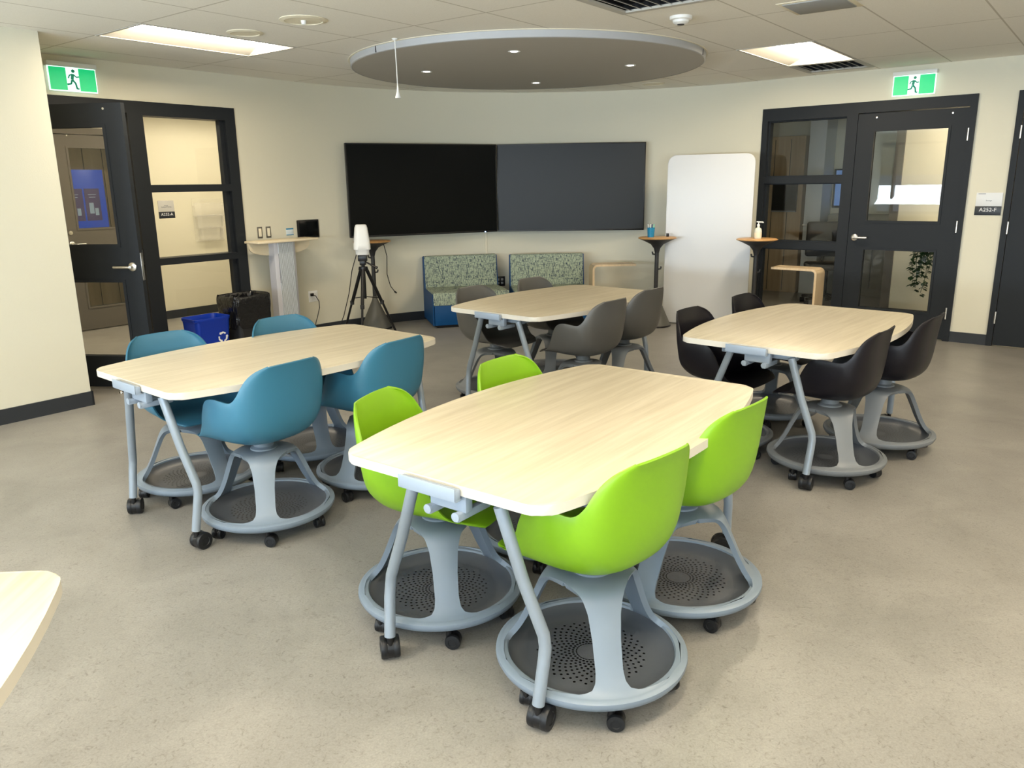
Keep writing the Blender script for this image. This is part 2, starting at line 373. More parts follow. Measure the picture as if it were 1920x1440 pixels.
# the wall behind the camera with four windows, and the far side wall
ops = [(sx - 1.25, sx + 1.25, 0.75, 2.35) for sx in (1.2, 4.4, 7.6, 10.8)]
FB = FL @ Matrix.Translation((-6.0, 0, 0)) @ Matrix.Rotation(-pi / 2, 4, 'Z')   # x -> -y(L)
structure(wall_boxes(B(), -0.2, 14.5, ops, y0=-0.12, y1=0.0).obj('wall_front', wall_m, M=FB, smooth=0))
structure(B().box(-6.2, 9.0, -12.2, -12.0, 0, CEIL).obj('wall_far', wall_m, M=FL, smooth=0))
for k, sx_ in enumerate((1.2, 4.4, 7.6, 10.8)):
    w = struct_root('window_%d' % (k + 3), FB @ Matrix.Translation((sx_, 0, 0)))
    f = B(); f.box(-1.25, -1.2, -0.1, 0.01, 0.75, 2.35).box(1.2, 1.25, -0.1, 0.01, 0.75, 2.35).box(-1.2, 1.2, -0.1, 0.01, 0.75, 0.8).box(-1.2, 1.2, -0.1, 0.01, 2.3, 2.35).box(-0.03, 0.03, -0.1, 0.01, 0.8, 2.3)
    f.obj('window_frame', frame_m, w, smooth=0)
    B().box(-1.2, 1.2, -0.03, -0.026, 1.62, 2.3).obj('roller_blind', ivory_m, w, smooth=0)

# ------------------------------------------------------------------ doors and sidelights
def door_leaf(parent, M, W=0.97, hinge_left=False, mat_=frame_m, H=2.155, glazed=True, handle=True, T=0.045):
    b = B(); z0 = 0.012
    if glazed:
        st = 0.158
        b.box(0, st, 0, T, z0, H).box(W - st, W, 0, T, z0, H)
        b.box(st, W - st, 0, T, z0, 0.262).box(st, W - st, 0, T, 0.85, 1.13).box(st, W - st, 0, T, 1.99, H)
        for za, zb in ((0.262, 0.85), (1.13, 1.99)):          # glazing beads
            for y in (-0.006, T):
                b.box(st - 0.018, st + 0.004, y, y + 0.006, za - 0.018, zb + 0.018).box(W - st - 0.004, W - st + 0.018, y, y + 0.006, za - 0.018, zb + 0.018)
                b.box(st + 0.004, W - st - 0.004, y, y + 0.006, za - 0.018, za + 0.004).box(st + 0.004, W - st - 0.004, y, y + 0.006, zb - 0.004, zb + 0.018)
    else: b.box(0, W, 0, T, z0, H)
    leaf = b.obj('door_leaf', mat_, parent, M, smooth=0)
    if glazed:
        for za, zb in ((0.262, 0.85), (1.13, 1.99)):
            B().box(0.156, W - 0.156, T / 2 - 0.003, T / 2 + 0.003, za - 0.002, zb + 0.002).obj('glass_pane', glass_m, leaf, smooth=0)
    hx = 0.065 if not hinge_left else W - 0.065; sg = 1 if not hinge_left else -1
    if handle:
        h = B(); Ry = Matrix.Translation((hx, 0, 0.965)) @ Matrix.Rotation(pi / 2, 4, 'X')
        h.lathe([(0.0, 0.0), (0.033, 0.0), (0.033, 0.008), (0.028, 0.012), (0.012, 0.013), (0.011, 0.045), (0.0, 0.046)], M=Ry, seg=24)
        h.tube([(hx, -0.05, 0.965), (hx + sg * 0.03, -0.052, 0.965), (hx + sg * 0.13, -0.048, 0.965)], 0.011, 10)
        h.obj('handle', steel_m, leaf)
    hb = W + 0.004 if not hinge_left else -0.004
    for z in (0.27, 1.09, 1.92):
        B().tube([(hb, -0.008, z - 0.055), (hb, -0.008, z + 0.055)], 0.009, 10).obj('hinge', steel_m, leaf)
    for x in (0.17, W - 0.14):
        B().lathe([(0.0, 0.0), (0.008, 0.0), (0.008, 0.004), (0.0, 0.005)], M=Matrix.Translation((x, 0, 2.115)) @ Matrix.Rotation(pi / 2, 4, 'X'), seg=12).obj('bolt', steel_m, leaf)
    return leaf
def lite_frame(b, x0, x1, bars, ztop, zbot, y0=-0.02, y1=0.14):
    pass
# right: door_2 with window_2 (sidelight)
d = struct_root('door_2', FR)
b = B(); b.box(-0.055, 0.0, -0.02, 0.14, 0, 2.268).box(-1.08, -1.025, -0.02, 0.14, 0, 2.17).box(-1.08, -0.055, -0.02, 0.14, 2.165, 2.268)
b.box(-0.07, -0.055, 0.03, 0.14, 0, 2.165)
b.obj('door_frame', frame_m, d, smooth=0)
door_leaf(d, Matrix.Translation((-1.025 + 0.002, -0.012, 0)))
w = struct_root('window_2', FR)
b = B(); b.box(-2.0, -1.94, -0.02, 0.14, 0, 2.268).box(-1.13, -1.08, -0.02, 0.14, 0, 2.268).box(-1.94, -1.13, -0.02, 0.14, 2.142, 2.268)
b.box(-1.94, -1.13, -0.02, 0.14, 1.505, 1.572).box(-1.94, -1.13, -0.02, 0.14, 0.825, 0.90).box(-1.94, -1.13, -0.02, 0.14, 0.0, 0.12)
for za, zb in ((0.12, 0.825), (0.90, 1.505), (1.572, 2.142)):
    b.box(-1.94, -1.925, 0.02, 0.08, za, zb).box(-1.145, -1.13, 0.02, 0.08, za, zb).box(-1.925, -1.145, 0.02, 0.08, za, za + 0.012).box(-1.925, -1.145, 0.02, 0.08, zb - 0.012, zb)
b.obj('window_frame', frame_m, w, smooth=0)
for za, zb in ((0.12, 0.825), (0.90, 1.505), (1.572, 2.142)):
    B().box(-1.93, -1.14, 0.047, 0.053, za + 0.004, zb - 0.004).obj('glass_pane', glass_m, w, smooth=0)
# far right: door_3, solid dark
d = struct_root('door_3', FR)
B().box(0.31, 0.36, -0.02, 0.14, 0, 2.268).box(1.37, 1.42, -0.02, 0.14, 0, 2.268).box(0.36, 1.37, -0.02, 0.14, 2.165, 2.268).obj('door_frame', frame_m, d, smooth=0)
door_leaf(d, Matrix.Translation((0.365, -0.012, 0)), W=1.0, hinge_left=True, glazed=False, handle=False)
# left: door_1 (open) with window_1
d = struct_root('door_1', FL)
b = B(); b.box(-0.42, -0.37, -0.02, 0.14, 0, 2.262).box(0.608, 0.66, -0.02, 0.14, 0, 2.262).box(-0.37, 0.608, -0.02, 0.14, 2.165, 2.262)
b.box(0.594, 0.608, 0.04, 0.14, 0, 2.165)
fo = b.obj('door_frame', frame_m, d, smooth=0)
B().box(0.592, 0.607, -0.005, 0.03, 0.90, 1.03, 0.002).obj('strike_plate', steel_m, fo)
leafM = Matrix.Translation((-0.366, -0.015, 0)) @ Matrix.Rotation(math.atan2(-0.84, 0.51), 4, 'Z')
lf = door_leaf(d, leafM, hinge_left=True)
B().box(0.966, 0.9725, 0.008, 0.037, 0.86, 1.07, 0.001).obj('latch_plate', steel_m, lf)
w = struct_root('window_1', FL)
b = B(); b.box(0.66, 0.744, -0.02, 0.14, 0, 2.262).box(1.535, 1.64, -0.02, 0.14, 0, 2.262).box(0.744, 1.535, -0.02, 0.14, 2.15, 2.262)
b.box(0.744, 1.535, -0.02, 0.14, 1.512, 1.577).box(0.744, 1.535, -0.02, 0.14, 0.88, 0.94).box(0.744, 1.535, -0.02, 0.14, 0.0, 0.16)
for za, zb in ((0.16, 0.88), (0.94, 1.512), (1.577, 2.15)):
    b.box(1.497, 1.535, 0.02, 0.08, za, zb).box(0.744, 0.757, 0.02, 0.08, za, zb)
b.obj('window_frame', frame_m, w, smooth=0)
for za, zb in ((0.16, 0.88), (0.94, 1.512), (1.577, 2.15)):
    B().box(0.75, 1.525, 0.047, 0.053, za + 0.002, zb - 0.002).obj('glass_pane', glass_m, w, smooth=0)

# ------------------------------------------------------------------ rooms seen through the glass
structure(wall_boxes(B(), -1.6, 4.6, [(0.93, 1.95, 0, 2.2)], y0=2.35, y1=2.47).box(-1.72, -1.6, 0.12, 2.47, 0, CEIL).box(4.6, 4.72, 0.5, 2.47, 0, CEIL).obj('wall_corridor', wall_m, M=FL, smooth=0))
structure(B().box(1.95, 4.6, 2.338, 2.351, 0, 0.10).obj('baseboard_corridor', base_m, M=FL, smooth=0))
d = struct_root('door_4', FL @ Matrix.Translation((0.93, 2.35, 0)))
b = B(); b.box(0, 0.05, -0.02, 0.12, 0, 2.2).box(0.97, 1.02, -0.02, 0.12, 0, 2.2).box(0.05, 0.97, -0.02, 0.12, 2.13, 2.2)
b.obj('door_frame', fgrey_m, d, smooth=0)
lf = door_leaf(d, Matrix.Translation((0.055, 0.0, 0)), W=0.91, mat_=fgrey_m, H=2.125)
B().lathe([(0.0, 0.0), (0.022, 0.0), (0.022, 0.01), (0.0, 0.012)], M=Matrix.Translation((0.065, 0, 1.09)) @ Matrix.Rotation(pi / 2, 4, 'X'), seg=18).obj('deadbolt', steel_m, lf)
b = B(); b.box(-0.1, 1.2, 0.0, 0.02, 0, 2.3)
structure(b.obj('wall_panelled', panel_m, M=FL @ Matrix.Translation((0.93, 2.75, 0)), smooth=0))
b = B()
for x in (0.10, 0.32, 0.54, 0.76, 0.98): b.box(x, x + 0.008, -0.004, 0.0, 0, 2.3)
structure(b.obj('trim_panel_joints', black_m, M=FL @ Matrix.Translation((0.93, 2.75, 0)), smooth=0))
t = thing('screen_reflection', 'glowing blue and purple panel imitating a screen reflection in the open door glass', 'screen', FL, (1.42, 2.715, 1.44))  # glowing panel stands in for a screen's reflection in the glass
B().box(-0.24, 0.24, 0, 0.03, -0.33, 0.33, 0.004).obj('reflected_display', bag_blue, t)
B().box(-0.20, -0.02, -0.003, 0.0, -0.24, 0.12).obj('reflected_panel', purple_m, t, smooth=0)
B().box(-0.0, 0.17, -0.003, 0.0, -0.24, 0.12).obj('reflected_panel', purple_m, t, smooth=0)
pm_ = mat('pale_marks', (0.35, 0.42, 0.5), 0.5, emit=(0.3, 0.4, 0.5), estr=0.3)
for px in (-0.16, 0.04):
    for (xa, xb, za, zb) in ((0, 0.09, 0.05, 0.056), (0.01, 0.08, 0.02, 0.026), (0, 0.05, -0.16, -0.04), (0.06, 0.1, -0.18, -0.10)):
        B().box(px + xa, px + xb, -0.005, -0.002, za, zb).obj('reflected_block', pm_, t, smooth=0)
# clear file holder on the corridor wall
t = thing('wall_file_holder', 'clear acrylic three-tier file holder on the cream wall behind the left sidelight', 'file holder', FL, (2.72, 2.35, 0.9))
b = B(); b.box(-0.20, 0.20, -0.012, -0.004, 0.0, 0.52)
b.obj('back_plate', acr_m, t, smooth=0)
for k, z in enumerate((0.02, 0.17, 0.31)):
    w_ = 0.15 + 0.025 * k
    p = B(); p.prism([(-w_, 0), (w_, 0), (w_ + 0.02, 0.16), (-w_ - 0.02, 0.16)], 0, 0.004, Matrix.Translation((0, -0.07, z)) @ Matrix.Rotation(pi / 2 + 0.1, 4, 'X'))
    p.box(-w_, w_, -0.07, -0.012, z, z + 0.005); p.box(-w_ - 0.004, -w_, -0.07, -0.012, z, z + 0.13).box(w_, w_ + 0.004, -0.07, -0.012, z, z + 0.13)
    p.obj('pocket', acr_m, t, smooth=0)
# right-hand room
structure(wall_boxes(B(), -3.4, 1.6, [], y0=3.0, y1=3.1).box(-3.5, -3.4, 0.6, 3.1, 0, CEIL).box(1.5, 1.6, 0.12, 3.0, 0, CEIL).obj('wall_inner', wall_m, M=FR, smooth=0))
structure(B().box(-0.88, 1.5, 1.2, 1.32, 0, CEIL).obj('wall_partition', wall_m, M=FR, smooth=0))
structure(B().box(-0.97, -0.88, 1.17, 1.34, 0, CEIL).box(-0.88, 1.5, 1.185, 1.2, 0, 0.10).obj('trim_1', fgrey_m, M=FR, smooth=0))
t = thing('storage_cabinet', 'brown wood panelled cupboard wall seen through the upper right sidelight', 'cabinet', FR, (-2.6, 2.96, 0))
pb = B(); pb.box(-0.75, 0.12, -0.38, 0.03, 0, 2.12).obj('cabinet_body', panel_m, t, smooth=0)
b = B()
for x in (-0.52, -0.30, -0.08): b.box(x, x + 0.008, -0.384, -0.379, 0.02, 2.08)
b.obj('door_joint', black_m, t, smooth=0)
structure(B().box(-2.44, -2.22, 2.6, 2.99, 0, CEIL).obj('trim_2', col_m, M=FR, smooth=0))
t = thing('wall_screen', 'black screen on the cupboard seen through the middle right sidelight pane', 'screen', FR, (-2.71, 2.54, 1.33), 0)
B().box(-0.17, 0.17, 0, 0.035, -0.22, 0.22, 0.006).obj('screen_panel', screen_m, t)
B().box(-0.17, 0.17, -0.004, 0.0, -0.22, -0.20).obj('lower_bezel', mat('grey_bezel', (0.2, 0.2, 0.2), 0.4), t, smooth=0)
t = thing('lever_handle', 'pale lever handle on the bluish white column seen through the right sidelight', 'door handle', FR, (-2.30, 2.6, 0.94))
B().lathe([(0, 0), (0.035, 0), (0.035, 0.01), (0, 0.012)], M=Matrix.Rotation(pi / 2, 4, 'X'), seg=20).obj('rose', white_m, t)
B().tube([(0, -0.012, 0), (0, -0.05, 0), (-0.05, -0.055, 0), (-0.13, -0.05, 0)], 0.011, 10).obj('lever', white_m, t)
t = thing('framed_window_view', 'dark framed blue pane above grey cabinets behind the right sidelight', 'window pane', FR, (-1.96, 2.96, 1.38))
B().box(-0.24, 0.24, 0.0, 0.03, -0.22, 0.30, 0.004).obj('pane_frame', frame_m, t)
B().box(-0.21, 0.21, -0.004, 0.0, -0.19, 0.28).obj('pane_glass', bluwin_m, t, smooth=0)
t = thing('low_cabinet', 'low grey cabinet under the blue pane behind the right sidelight', 'cabinet', FR, (-1.85, 2.75, 0))
B().box(-0.32, 0.6, -0.0, 0.24, 0, 1.08, 0.004).obj('cabinet_body', gwall_m, t)
for x in (-0.30, 0.01, 0.32): B().box(x, x + 0.29, -0.018, 0.0, 0.1, 1.03, 0.003).obj('cabinet_door', gwall_m, t)
t = thing('office_chair', 'black office chair in the dim room behind the right sidelight', 'chair', FR, (-1.80, 1.75, 0), 0.5)
B().box(-0.24, 0.24, -0.24, 0.24, 0.44, 0.52, 0.03).obj('seat', blackm2, t)
B().box(-0.23, 0.23, 0.20, 0.27, 0.58, 1.02, 0.03).obj('backrest', blackm2, t)
B().tube([(0, 0, 0.10), (0, 0, 0.45)], 0.03, 12).tube([(0, 0.1, 0.46), (0, 0.28, 0.5), (0, 0.27, 0.7)], 0.02, 8).obj('post', black_m, t)
b = B()
for k in range(5):
    a = 2 * pi * k / 5; b.tube([(0, 0, 0.11), (0.29 * math.cos(a), 0.29 * math.sin(a), 0.08)], [0.03, 0.018], 8)
b.obj('star_base', black_m, t)
for k in range(5):
    a = 2 * pi * k / 5; c_ = (0.29 * math.cos(a), 0.29 * math.sin(a))
    B().tube([(c_[0] - 0.025, c_[1], 0.03), (c_[0] + 0.025, c_[1], 0.03)], 0.03, 14).obj('caster', black_m, t)
t = thing('trailing_plant', 'dark green trailing plant hanging behind the lower glass of the right door', 'plant', FR, (-0.42, 0.62, 0.98))
B().lathe([(0, 0), (0.07, 0), (0.09, 0.12), (0.085, 0.12), (0.066, 0.01), (0, 0.01)], seg=24).obj('pot', white_m, t)
rs = random.Random(3)
vb = B(); lb = B()
for k in range(17):
    x = rs.uniform(-0.10, 0.10); y = rs.uniform(-0.06, 0.06); L_ = rs.uniform(0.25, 0.74); pts = []
    n_ = 9; dx = rs.uniform(-0.10, 0.03)
    for i in range(n_ + 1):
        u = i / n_; pts.append(Vector((x + dx * u + 0.012 * math.sin(5 * u + k), y - 0.05 * u, 0.12 + 0.02 * math.sin(pi * min(u * 4, 1)) - L_ * u)))
    vb.tube(pts, 0.0025, 5)
    for i in range(1, n_ + 1):
        for q in range(3):
            p = pts[i] + Vector((rs.uniform(-.01, .01), rs.uniform(-.01, .01), rs.uniform(-.02, .02)))
            a = rs.uniform(0, 2 * pi); dl = Vector((math.cos(a), math.sin(a) * 0.6, -0.5)).normalized(); sd = dl.cross(Vector((0, 0.3, 1))).normalized()
            l = rs.uniform(0.04, 0.065); up = Vector((0, -0.004, 0.004))
            lb.quad(p, p + dl * l * 0.45 + sd * l * 0.42 + up, p + dl * l, p + dl * l * 0.45 - sd * l * 0.42 + up)
vb.obj('vine', leaf_m, t); lb.obj('foliage', leaf_m, t, smooth=0)
t = thing('plant_shelf', 'small shelf carrying the trailing plant behind the right door', 'shelf', FR, (-0.42, 0.62, 0.955))
B().box(-0.16, 0.16, -0.12, 0.12, 0, 0.022, 0.004).obj('shelf_board', white_m, t)
B().box(-0.14, 0.14, 0.12, 0.585, 0.0, 0.012).obj('support_bracket', white_m, t)

# ------------------------------------------------------------------ ceiling things
def troffer(i, j, label, first=[None]):
    x0, x1, y0, y1 = cell(i, j)
    M = FL @ Matrix.Translation(((x0 + x1) / 2, (y0 + y1) / 2, CEIL))
    if first[0] is None:
        t = thing('ceiling_light', label, 'ceiling light', M, group=None)
        W, D = 0.61, 0.305
        b = B(); b.box(-W, W, -D, -D + 0.02, -0.004, 0.006).box(-W, W, D - 0.02, D, -0.004, 0.006).box(-W, -W + 0.02, -D + 0.02, D - 0.02, -0.004, 0.006).box(W - 0.02, W, -D + 0.02, D - 0.02, -0.004, 0.006)
        b.obj('frame', refl_m, t, smooth=0)
        b = B(); w, dd, h = W - 0.02, D - 0.02, 0.07
        b.quad((-w, -dd, 0.0), (w, -dd, 0), (w, -0.12, h), (-w, -0.12, h)).quad((-w, dd, 0), (-w, 0.12, h), (w, 0.12, h), (w, dd, 0))
        b.quad((-w, -0.12, h), (w, -0.12, h), (w, 0.12, h), (-w, 0.12, h)).quad((-w, -dd, 0), (-w, -0.12, h), (-w, 0.12, h), (-w, dd, 0)).quad((w, -dd, 0), (w, dd, 0), (w, 0.12, h), (w, -0.12, h))
        b.obj('reflector', refl_m, t, smooth=0, fix=False)
        b = B(); w2 = W - 0.035
        rows = []
        for q in range(9):
            a = pi * q / 8; rows.append([Vector((-w2, -0.115 * math.cos(a), h - 0.002 - 0.045 * math.sin(a))), Vector((w2, -0.115 * math.cos(a), h - 0.002 - 0.045 * math.sin(a)))])
        b.grid(rows); b.obj('lens', lens_m, t, smooth=60, fix=False)
        first[0] = t; return t
    c = copy_tree(first[0]); c.matrix_world = M; c['label'] = label; return c
troffer(0, 0, 'bright recessed ceiling light above the open left door')
troffer(3, 5, 'bright recessed ceiling light right of the grey ceiling disc')
for k, ij in enumerate(sorted(TROF - {(0, 0), (3, 5)})):
    c = troffer(*ij, 'recessed ceiling light outside the photographed area'); c['group'] = 'recessed ceiling lights out of view'
def added_room_light(M, label):
    c = copy_tree(LIGHT_PROTO); c.matrix_world = M; c['label'] = label
LIGHT_PROTO = [o for o in COL.objects if o.name.startswith('ceiling_light')][0]
added_room_light(FL @ Matrix.Translation((2.6, 1.25, CEIL - 0.08)), 'added surface mounted light brightening the cream room behind the left sidelight')  # lamp added to lift the dark corridor room
added_room_light(FR @ Matrix.Translation((0.25, 0.62, CEIL - 0.08)), 'added surface mounted light brightening the partition wall behind the right door')  # lamp added to light the partition wall
def vent(x0, y0, label, n=8, louv=True):
    t = thing('ceiling_vent', label, 'vent', FL, (x0 + 0.305, y0 + 0.305, CEIL))
    B().box(-0.305, 0.305, -0.305, -0.26, -0.006, 0.008).box(-0.305, 0.305, 0.26, 0.305, -0.006, 0.008).box(-0.305, -0.26, -0.26, 0.26, -0.006, 0.008).box(0.26, 0.305, -0.26, 0.26, -0.006, 0.008).obj('frame', refl_m, t, smooth=0)
    B().box(-0.3, 0.3, -0.3, 0.3, 0.05, 0.055).box(-0.304, -0.298, -0.3, 0.3, 0.004, 0.055).box(0.298, 0.304, -0.3, 0.3, 0.004, 0.055).box(-0.3, 0.3, -0.304, -0.298, 0.004, 0.055).box(-0.3, 0.3, 0.298, 0.304, 0.004, 0.055).obj('backing', blackm2, t, smooth=0)  # black backing, its sides added to keep sky light out
    for k in range(n):
        y = -0.24 + k * 0.48 / (n - 1)
        B().box(-0.26, 0.26, -0.024, 0.024, -0.0015, 0.0015, M=Matrix.Translation((0, y, 0.012)) @ Matrix.Rotation(0.5, 4, 'X')).obj('slat', refl_m, t, smooth=0)
vent(1.15, -(1.02 + 0.61 * 6), 'white louvred ceiling vent at the top edge above the grey disc')
vent(4.81, -(1.02 + 0.61 * 6), 'louvred ceiling vent beside the bright light near the right exit sign')
def L2W(x, y): return FL @ Vector((x, y, 0))
for (x, y, r, lab) in ((-1.238, 5.35, 0.15, 'round cream ceiling speaker with a centre stud, left of the pull cord'), (-1.732, 5.739, 0.12, 'plain round cream ceiling plate beside the left ceiling light'), (1.629, 9.045 - 0.15, 0.12, 'round cream ceiling plate between the disc and the back wall')):
    t = thing('ceiling_speaker', lab, 'ceiling speaker', FW, (x, y, CEIL))
    B().lathe([(0, -0.006), (r * 0.78, -0.006), (r * 0.8, -0.010), (r, -0.004), (r, 0.002)], seg=40).obj('grille', ivory_m, t)
    if r > 0.14: B().lathe([(0, -0.03), (0.014, -0.028), (0.018, -0.006)], seg=16).obj('stud', white_m, t)
t = thing('smoke_detector', 'white round smoke detector on the ceiling right of the disc', 'smoke detector', FW, (1.158, 5.423, CEIL))
B().lathe([(0, -0.048), (0.035, -0.046), (0.05, -0.035), (0.052, -0.022), (0.07, -0.018), (0.072, 0.0)], seg=36).obj('housing', white_m, t)
B().lathe([(0, -0.052), (0.022, -0.050), (0.024, -0.044)], seg=24).obj('sensor_cap', blackm2, t)
t = thing('access_plate', 'grey rectangular ceiling plate at the top edge right of the smoke detector', 'ceiling plate', FL, (2.33, -5.10, CEIL))
B().box(-0.17, 0.17, -0.17, 0.17, -0.010, 0.0, 0.002).obj('plate', mat('grey_plate', (0.33, 0.34, 0.34), 0.5), t)
B().box(-0.20, 0.20, -0.20, 0.20, -0.004, 0.0, 0.001).obj('trim_ring', ivory_m, t)
# big disc
t = thing('ceiling_disc', 'large round grey ceiling canopy above the farthest table', 'ceiling canopy', FW, (0.228, 7.27, CEIL))
B().lathe([(0, -0.052), (1.485, -0.052), (1.498, -0.051)], seg=128).obj('underside_panel', disc_m, t)
B().lathe([(1.498, -0.053), (1.507, -0.049), (1.51, -0.003), (1.495, -0.002)], seg=128).obj('rim', rim_m, t)
B().lathe([(1.51, -0.004), (1.525, -0.004), (1.526, 0.0)], seg=128).obj('ceiling_trim', ivory_m, t)
b = B()
for a in (2.45, 0.42, 4.2): b.box(1.507, 1.512, -0.004, 0.004, -0.050, -0.004, M=Matrix.Rotation(-a, 4, 'Z'))
b.obj('rim_joint', black_m, t, smooth=0)
for (x, y) in ((0.104, 6.34), (-0.651, 7.35), (0.348, 8.245), (1.109, 7.148)):
    d_ = thing('disc_downlight', {0.104: 'small bright downlight nearest the camera in the grey disc', -0.651: 'small downlight at the left of the grey disc', 0.348: 'small downlight nearest the back wall in the grey disc', 1.109: 'small downlight at the right of the grey disc'}[x], 'downlight', FW, (x, y, CEIL - 0.052))
    B().lathe([(0.028, -0.001), (0.046, -0.004), (0.048, 0.0)], seg=24).obj('trim_ring', white_m, d_)
    B().lathe([(0, -0.002), (0.03, -0.002)], seg=24).obj('lens', dot_m, d_)
t = thing('pull_cord', 'white pull cord with a flared end hanging from the ceiling before the disc', 'pull cord', FW, (-0.755, 6.038, CEIL))
B().lathe([(0, -0.014), (0.014, -0.012), (0.022, 0.0)], seg=20).obj('ceiling_cap', white_m, t)
B().tube([(0, 0, -0.01), (0.004, 0, -0.2), (0.006, 0, -0.33)], 0.004, 8).obj('cord', white_m, t)
B().lathe([(0.004, -0.31), (0.007, -0.335), (0.009, -0.36), (0.019, -0.39), (0.021, -0.405), (0, -0.406)], c=(0.006, 0, 0), seg=20).obj('end_bell', white_m, t)

# ------------------------------------------------------------------ exit signs
def exit_sign(F, x, z, label, W=0.36, H=0.175):
    t = thing('exit_sign', label, 'exit sign', F, (x, 0, z))
    B().box(-W / 2 - 0.01, W / 2 + 0.01, -0.055, 0.0, H, H + 0.035, 0.004).obj('housing', white_m, t)
    B().box(-W / 2 - 0.005, W / 2 + 0.005, -0.036, -0.026, -0.006, H, 0.003).obj('light_panel', exw_m, t)
    B().box(-W / 2 + 0.004, -0.050, -0.040, -0.036, 0.002, H - 0.006).obj('green_field', exg_m, t, smooth=0)
    B().box(0.048, W / 2 - 0.004, -0.040, -0.036, 0.002, H - 0.006).obj('green_field', exg_m, t, smooth=0)
    p = B()
    def limb(pts, r): p.tube([(a, -0.041, c) for a, c in pts], r, 8)
    p.lathe([(0, -0.003), (0.013, -0.003), (0.013, 0.0)], c=(0, 0, 0), M=Matrix.Translation((0.006, -0.040, 0.148)) @ Matrix.Rotation(pi / 2, 4, 'X'), seg=16)
    limb([(0.0, 0.125), (-0.008, 0.085)], 0.011)
    limb([(0.004, 0.123), (0.026, 0.104), (0.044, 0.108)], 0.005)
    limb([(-0.002, 0.123), (-0.026, 0.115), (-0.036, 0.092)], 0.005)
    limb([(-0.006, 0.082), (0.014, 0.058), (0.022, 0.018), (0.036, 0.018)], 0.007)
    limb([(-0.010, 0.082), (-0.020, 0.052), (-0.048, 0.046)], 0.007)
    p.obj('running_figure', mat('figure_green', (0.0, 0.2, 0.12), 0.4, emit=(0, 0.12, 0.06), estr=0.5) if 'figure_green' not in MATS else MATS['figure_green'], t)
    return t
exit_sign(FL, 0.20, 2.30, 'green running man exit sign above the open left door')
exit_sign(FR, -0.545, 2.30, 'green running man exit sign above the right door')

# ------------------------------------------------------------------ wall items
t = thing('room_sign', 'white and black room sign reading A252-F beside the right door', 'room sign', FR, (0.185, 0, 1.20))
B().box(-0.105, 0.105, -0.008, 0.0, 0.0, 0.078, 0.001).obj('number_plate', plaque_m, t)
B().box(-0.105, 0.105, -0.006, 0.0, 0.080, 0.20, 0.001).obj('name_card', mat('card_white', (0.72, 0.74, 0.76), 0.4), t)
text('room_number', 'A252-F', 0.047, ink_m, t, Matrix.Translation((0, -0.0085, 0.047)) @ WALLROT)
text('card_text', 'Storage', 0.016, dink_m, t, Matrix.Translation((0, -0.0065, 0.13)) @ WALLROT)
B().box(-0.09, -0.03, -0.007, -0.005, 0.188, 0.192).obj('card_line', dink_m, t, smooth=0)
t = thing('room_sign', 'white and black room sign reading A252-A on the left sidelight glass', 'room sign', FL, (0.895, 0.047, 1.285))
B().box(-0.075, 0.075, -0.006, 0.0, 0.0, 0.058, 0.001).obj('number_plate', plaque_m, t)
B().box(-0.075, 0.075, -0.005, 0.0, 0.060, 0.155, 0.001).obj('name_card', mat('card_cream', (0.62, 0.60, 0.54), 0.4), t)
text('room_number', 'A252-A', 0.036, ink_m, t, Matrix.Translation((0, -0.0065, 0.034)) @ WALLROT)
text('card_text', 'Meeting\nReading and Learning', 0.011, dink_m, t, Matrix.Translation((0, -0.0055, 0.105)) @ WALLROT)
for x, lab in ((1.815, 'left of two rocker light switches above the tall console'), (1.915, 'right of two rocker light switches above the tall console')):
    t = thing('light_switch', lab, 'light switch', FL, (x, 0, 1.11))
    B().box(-0.028, 0.028, -0.006, 0, -0.055, 0.055, 0.002).obj('cover_plate', alu_dk, t)
    B().box(-0.016, 0.016, -0.011, -0.005, -0.040, 0.040, 0.002).obj('rocker', ivory_m, t)
t = thing('instruction_label', 'small white and blue label card on the wall beside the black tablet', 'label', FL, (2.173, 0, 1.10))
B().box(-0.045, 0.045, -0.003, 0, -0.035, 0.035, 0.0005).obj('card', mat('pale_blue_card', (0.66, 0.74, 0.78), 0.5), t)
B().box(-0.045, 0.045, -0.0045, -0.003, 0.022, 0.035).box(-0.045, 0.045, -0.0045, -0.003, -0.035, -0.028).obj('colour_band', cup_m, t, smooth=0)
t = thing('control_tablet', 'black wall tablet above the right end of the tall console', 'tablet', FL, (2.40, 0, 1.118))
B().box(-0.135, 0.135, -0.022, 0, -0.092, 0.092, 0.005).obj('housing', black_m, t)
B().box(-0.118, 0.118, -0.0235, -0.022, -0.075, 0.075, 0.0005).obj('screen', screen_m, t)
def outlet(F, x, z, label, plate=white_m, w=0.036, face=ivory_m, rz=0, y=0.0):
    t = thing('power_outlet', label, 'power outlet', F, (x, y, z), rz)
    B().box(-w, w, -0.006, 0, -0.058, 0.058, 0.002).obj('cover_plate', plate, t)
    for sx_ in ((0,) if w < 0.05 else (-0.024, 0.024)):
        for zz in (-0.022, 0.022):
            B().box(sx_ - 0.015, sx_ + 0.015, -0.009, -0.005, zz - 0.014, zz + 0.014, 0.003).obj('socket', face, t)
    return t
outlet(FL, 1.805, 0.424, 'steel framed duplex outlet low on the wall left of the console', alu_dk)
outlet(FL, 2.408, 0.41, 'white outlet with a plugged in black cable right of the console', white_m, 0.06, white_m)
t = thing('power_cable', 'black cable hanging from the white outlet to the floor', 'cable', FL, (2.408, 0, 0.41))
B().box(-0.045, -0.012, -0.035, -0.0095, 0.006, 0.036, 0.004).obj('plug', black_m, t)
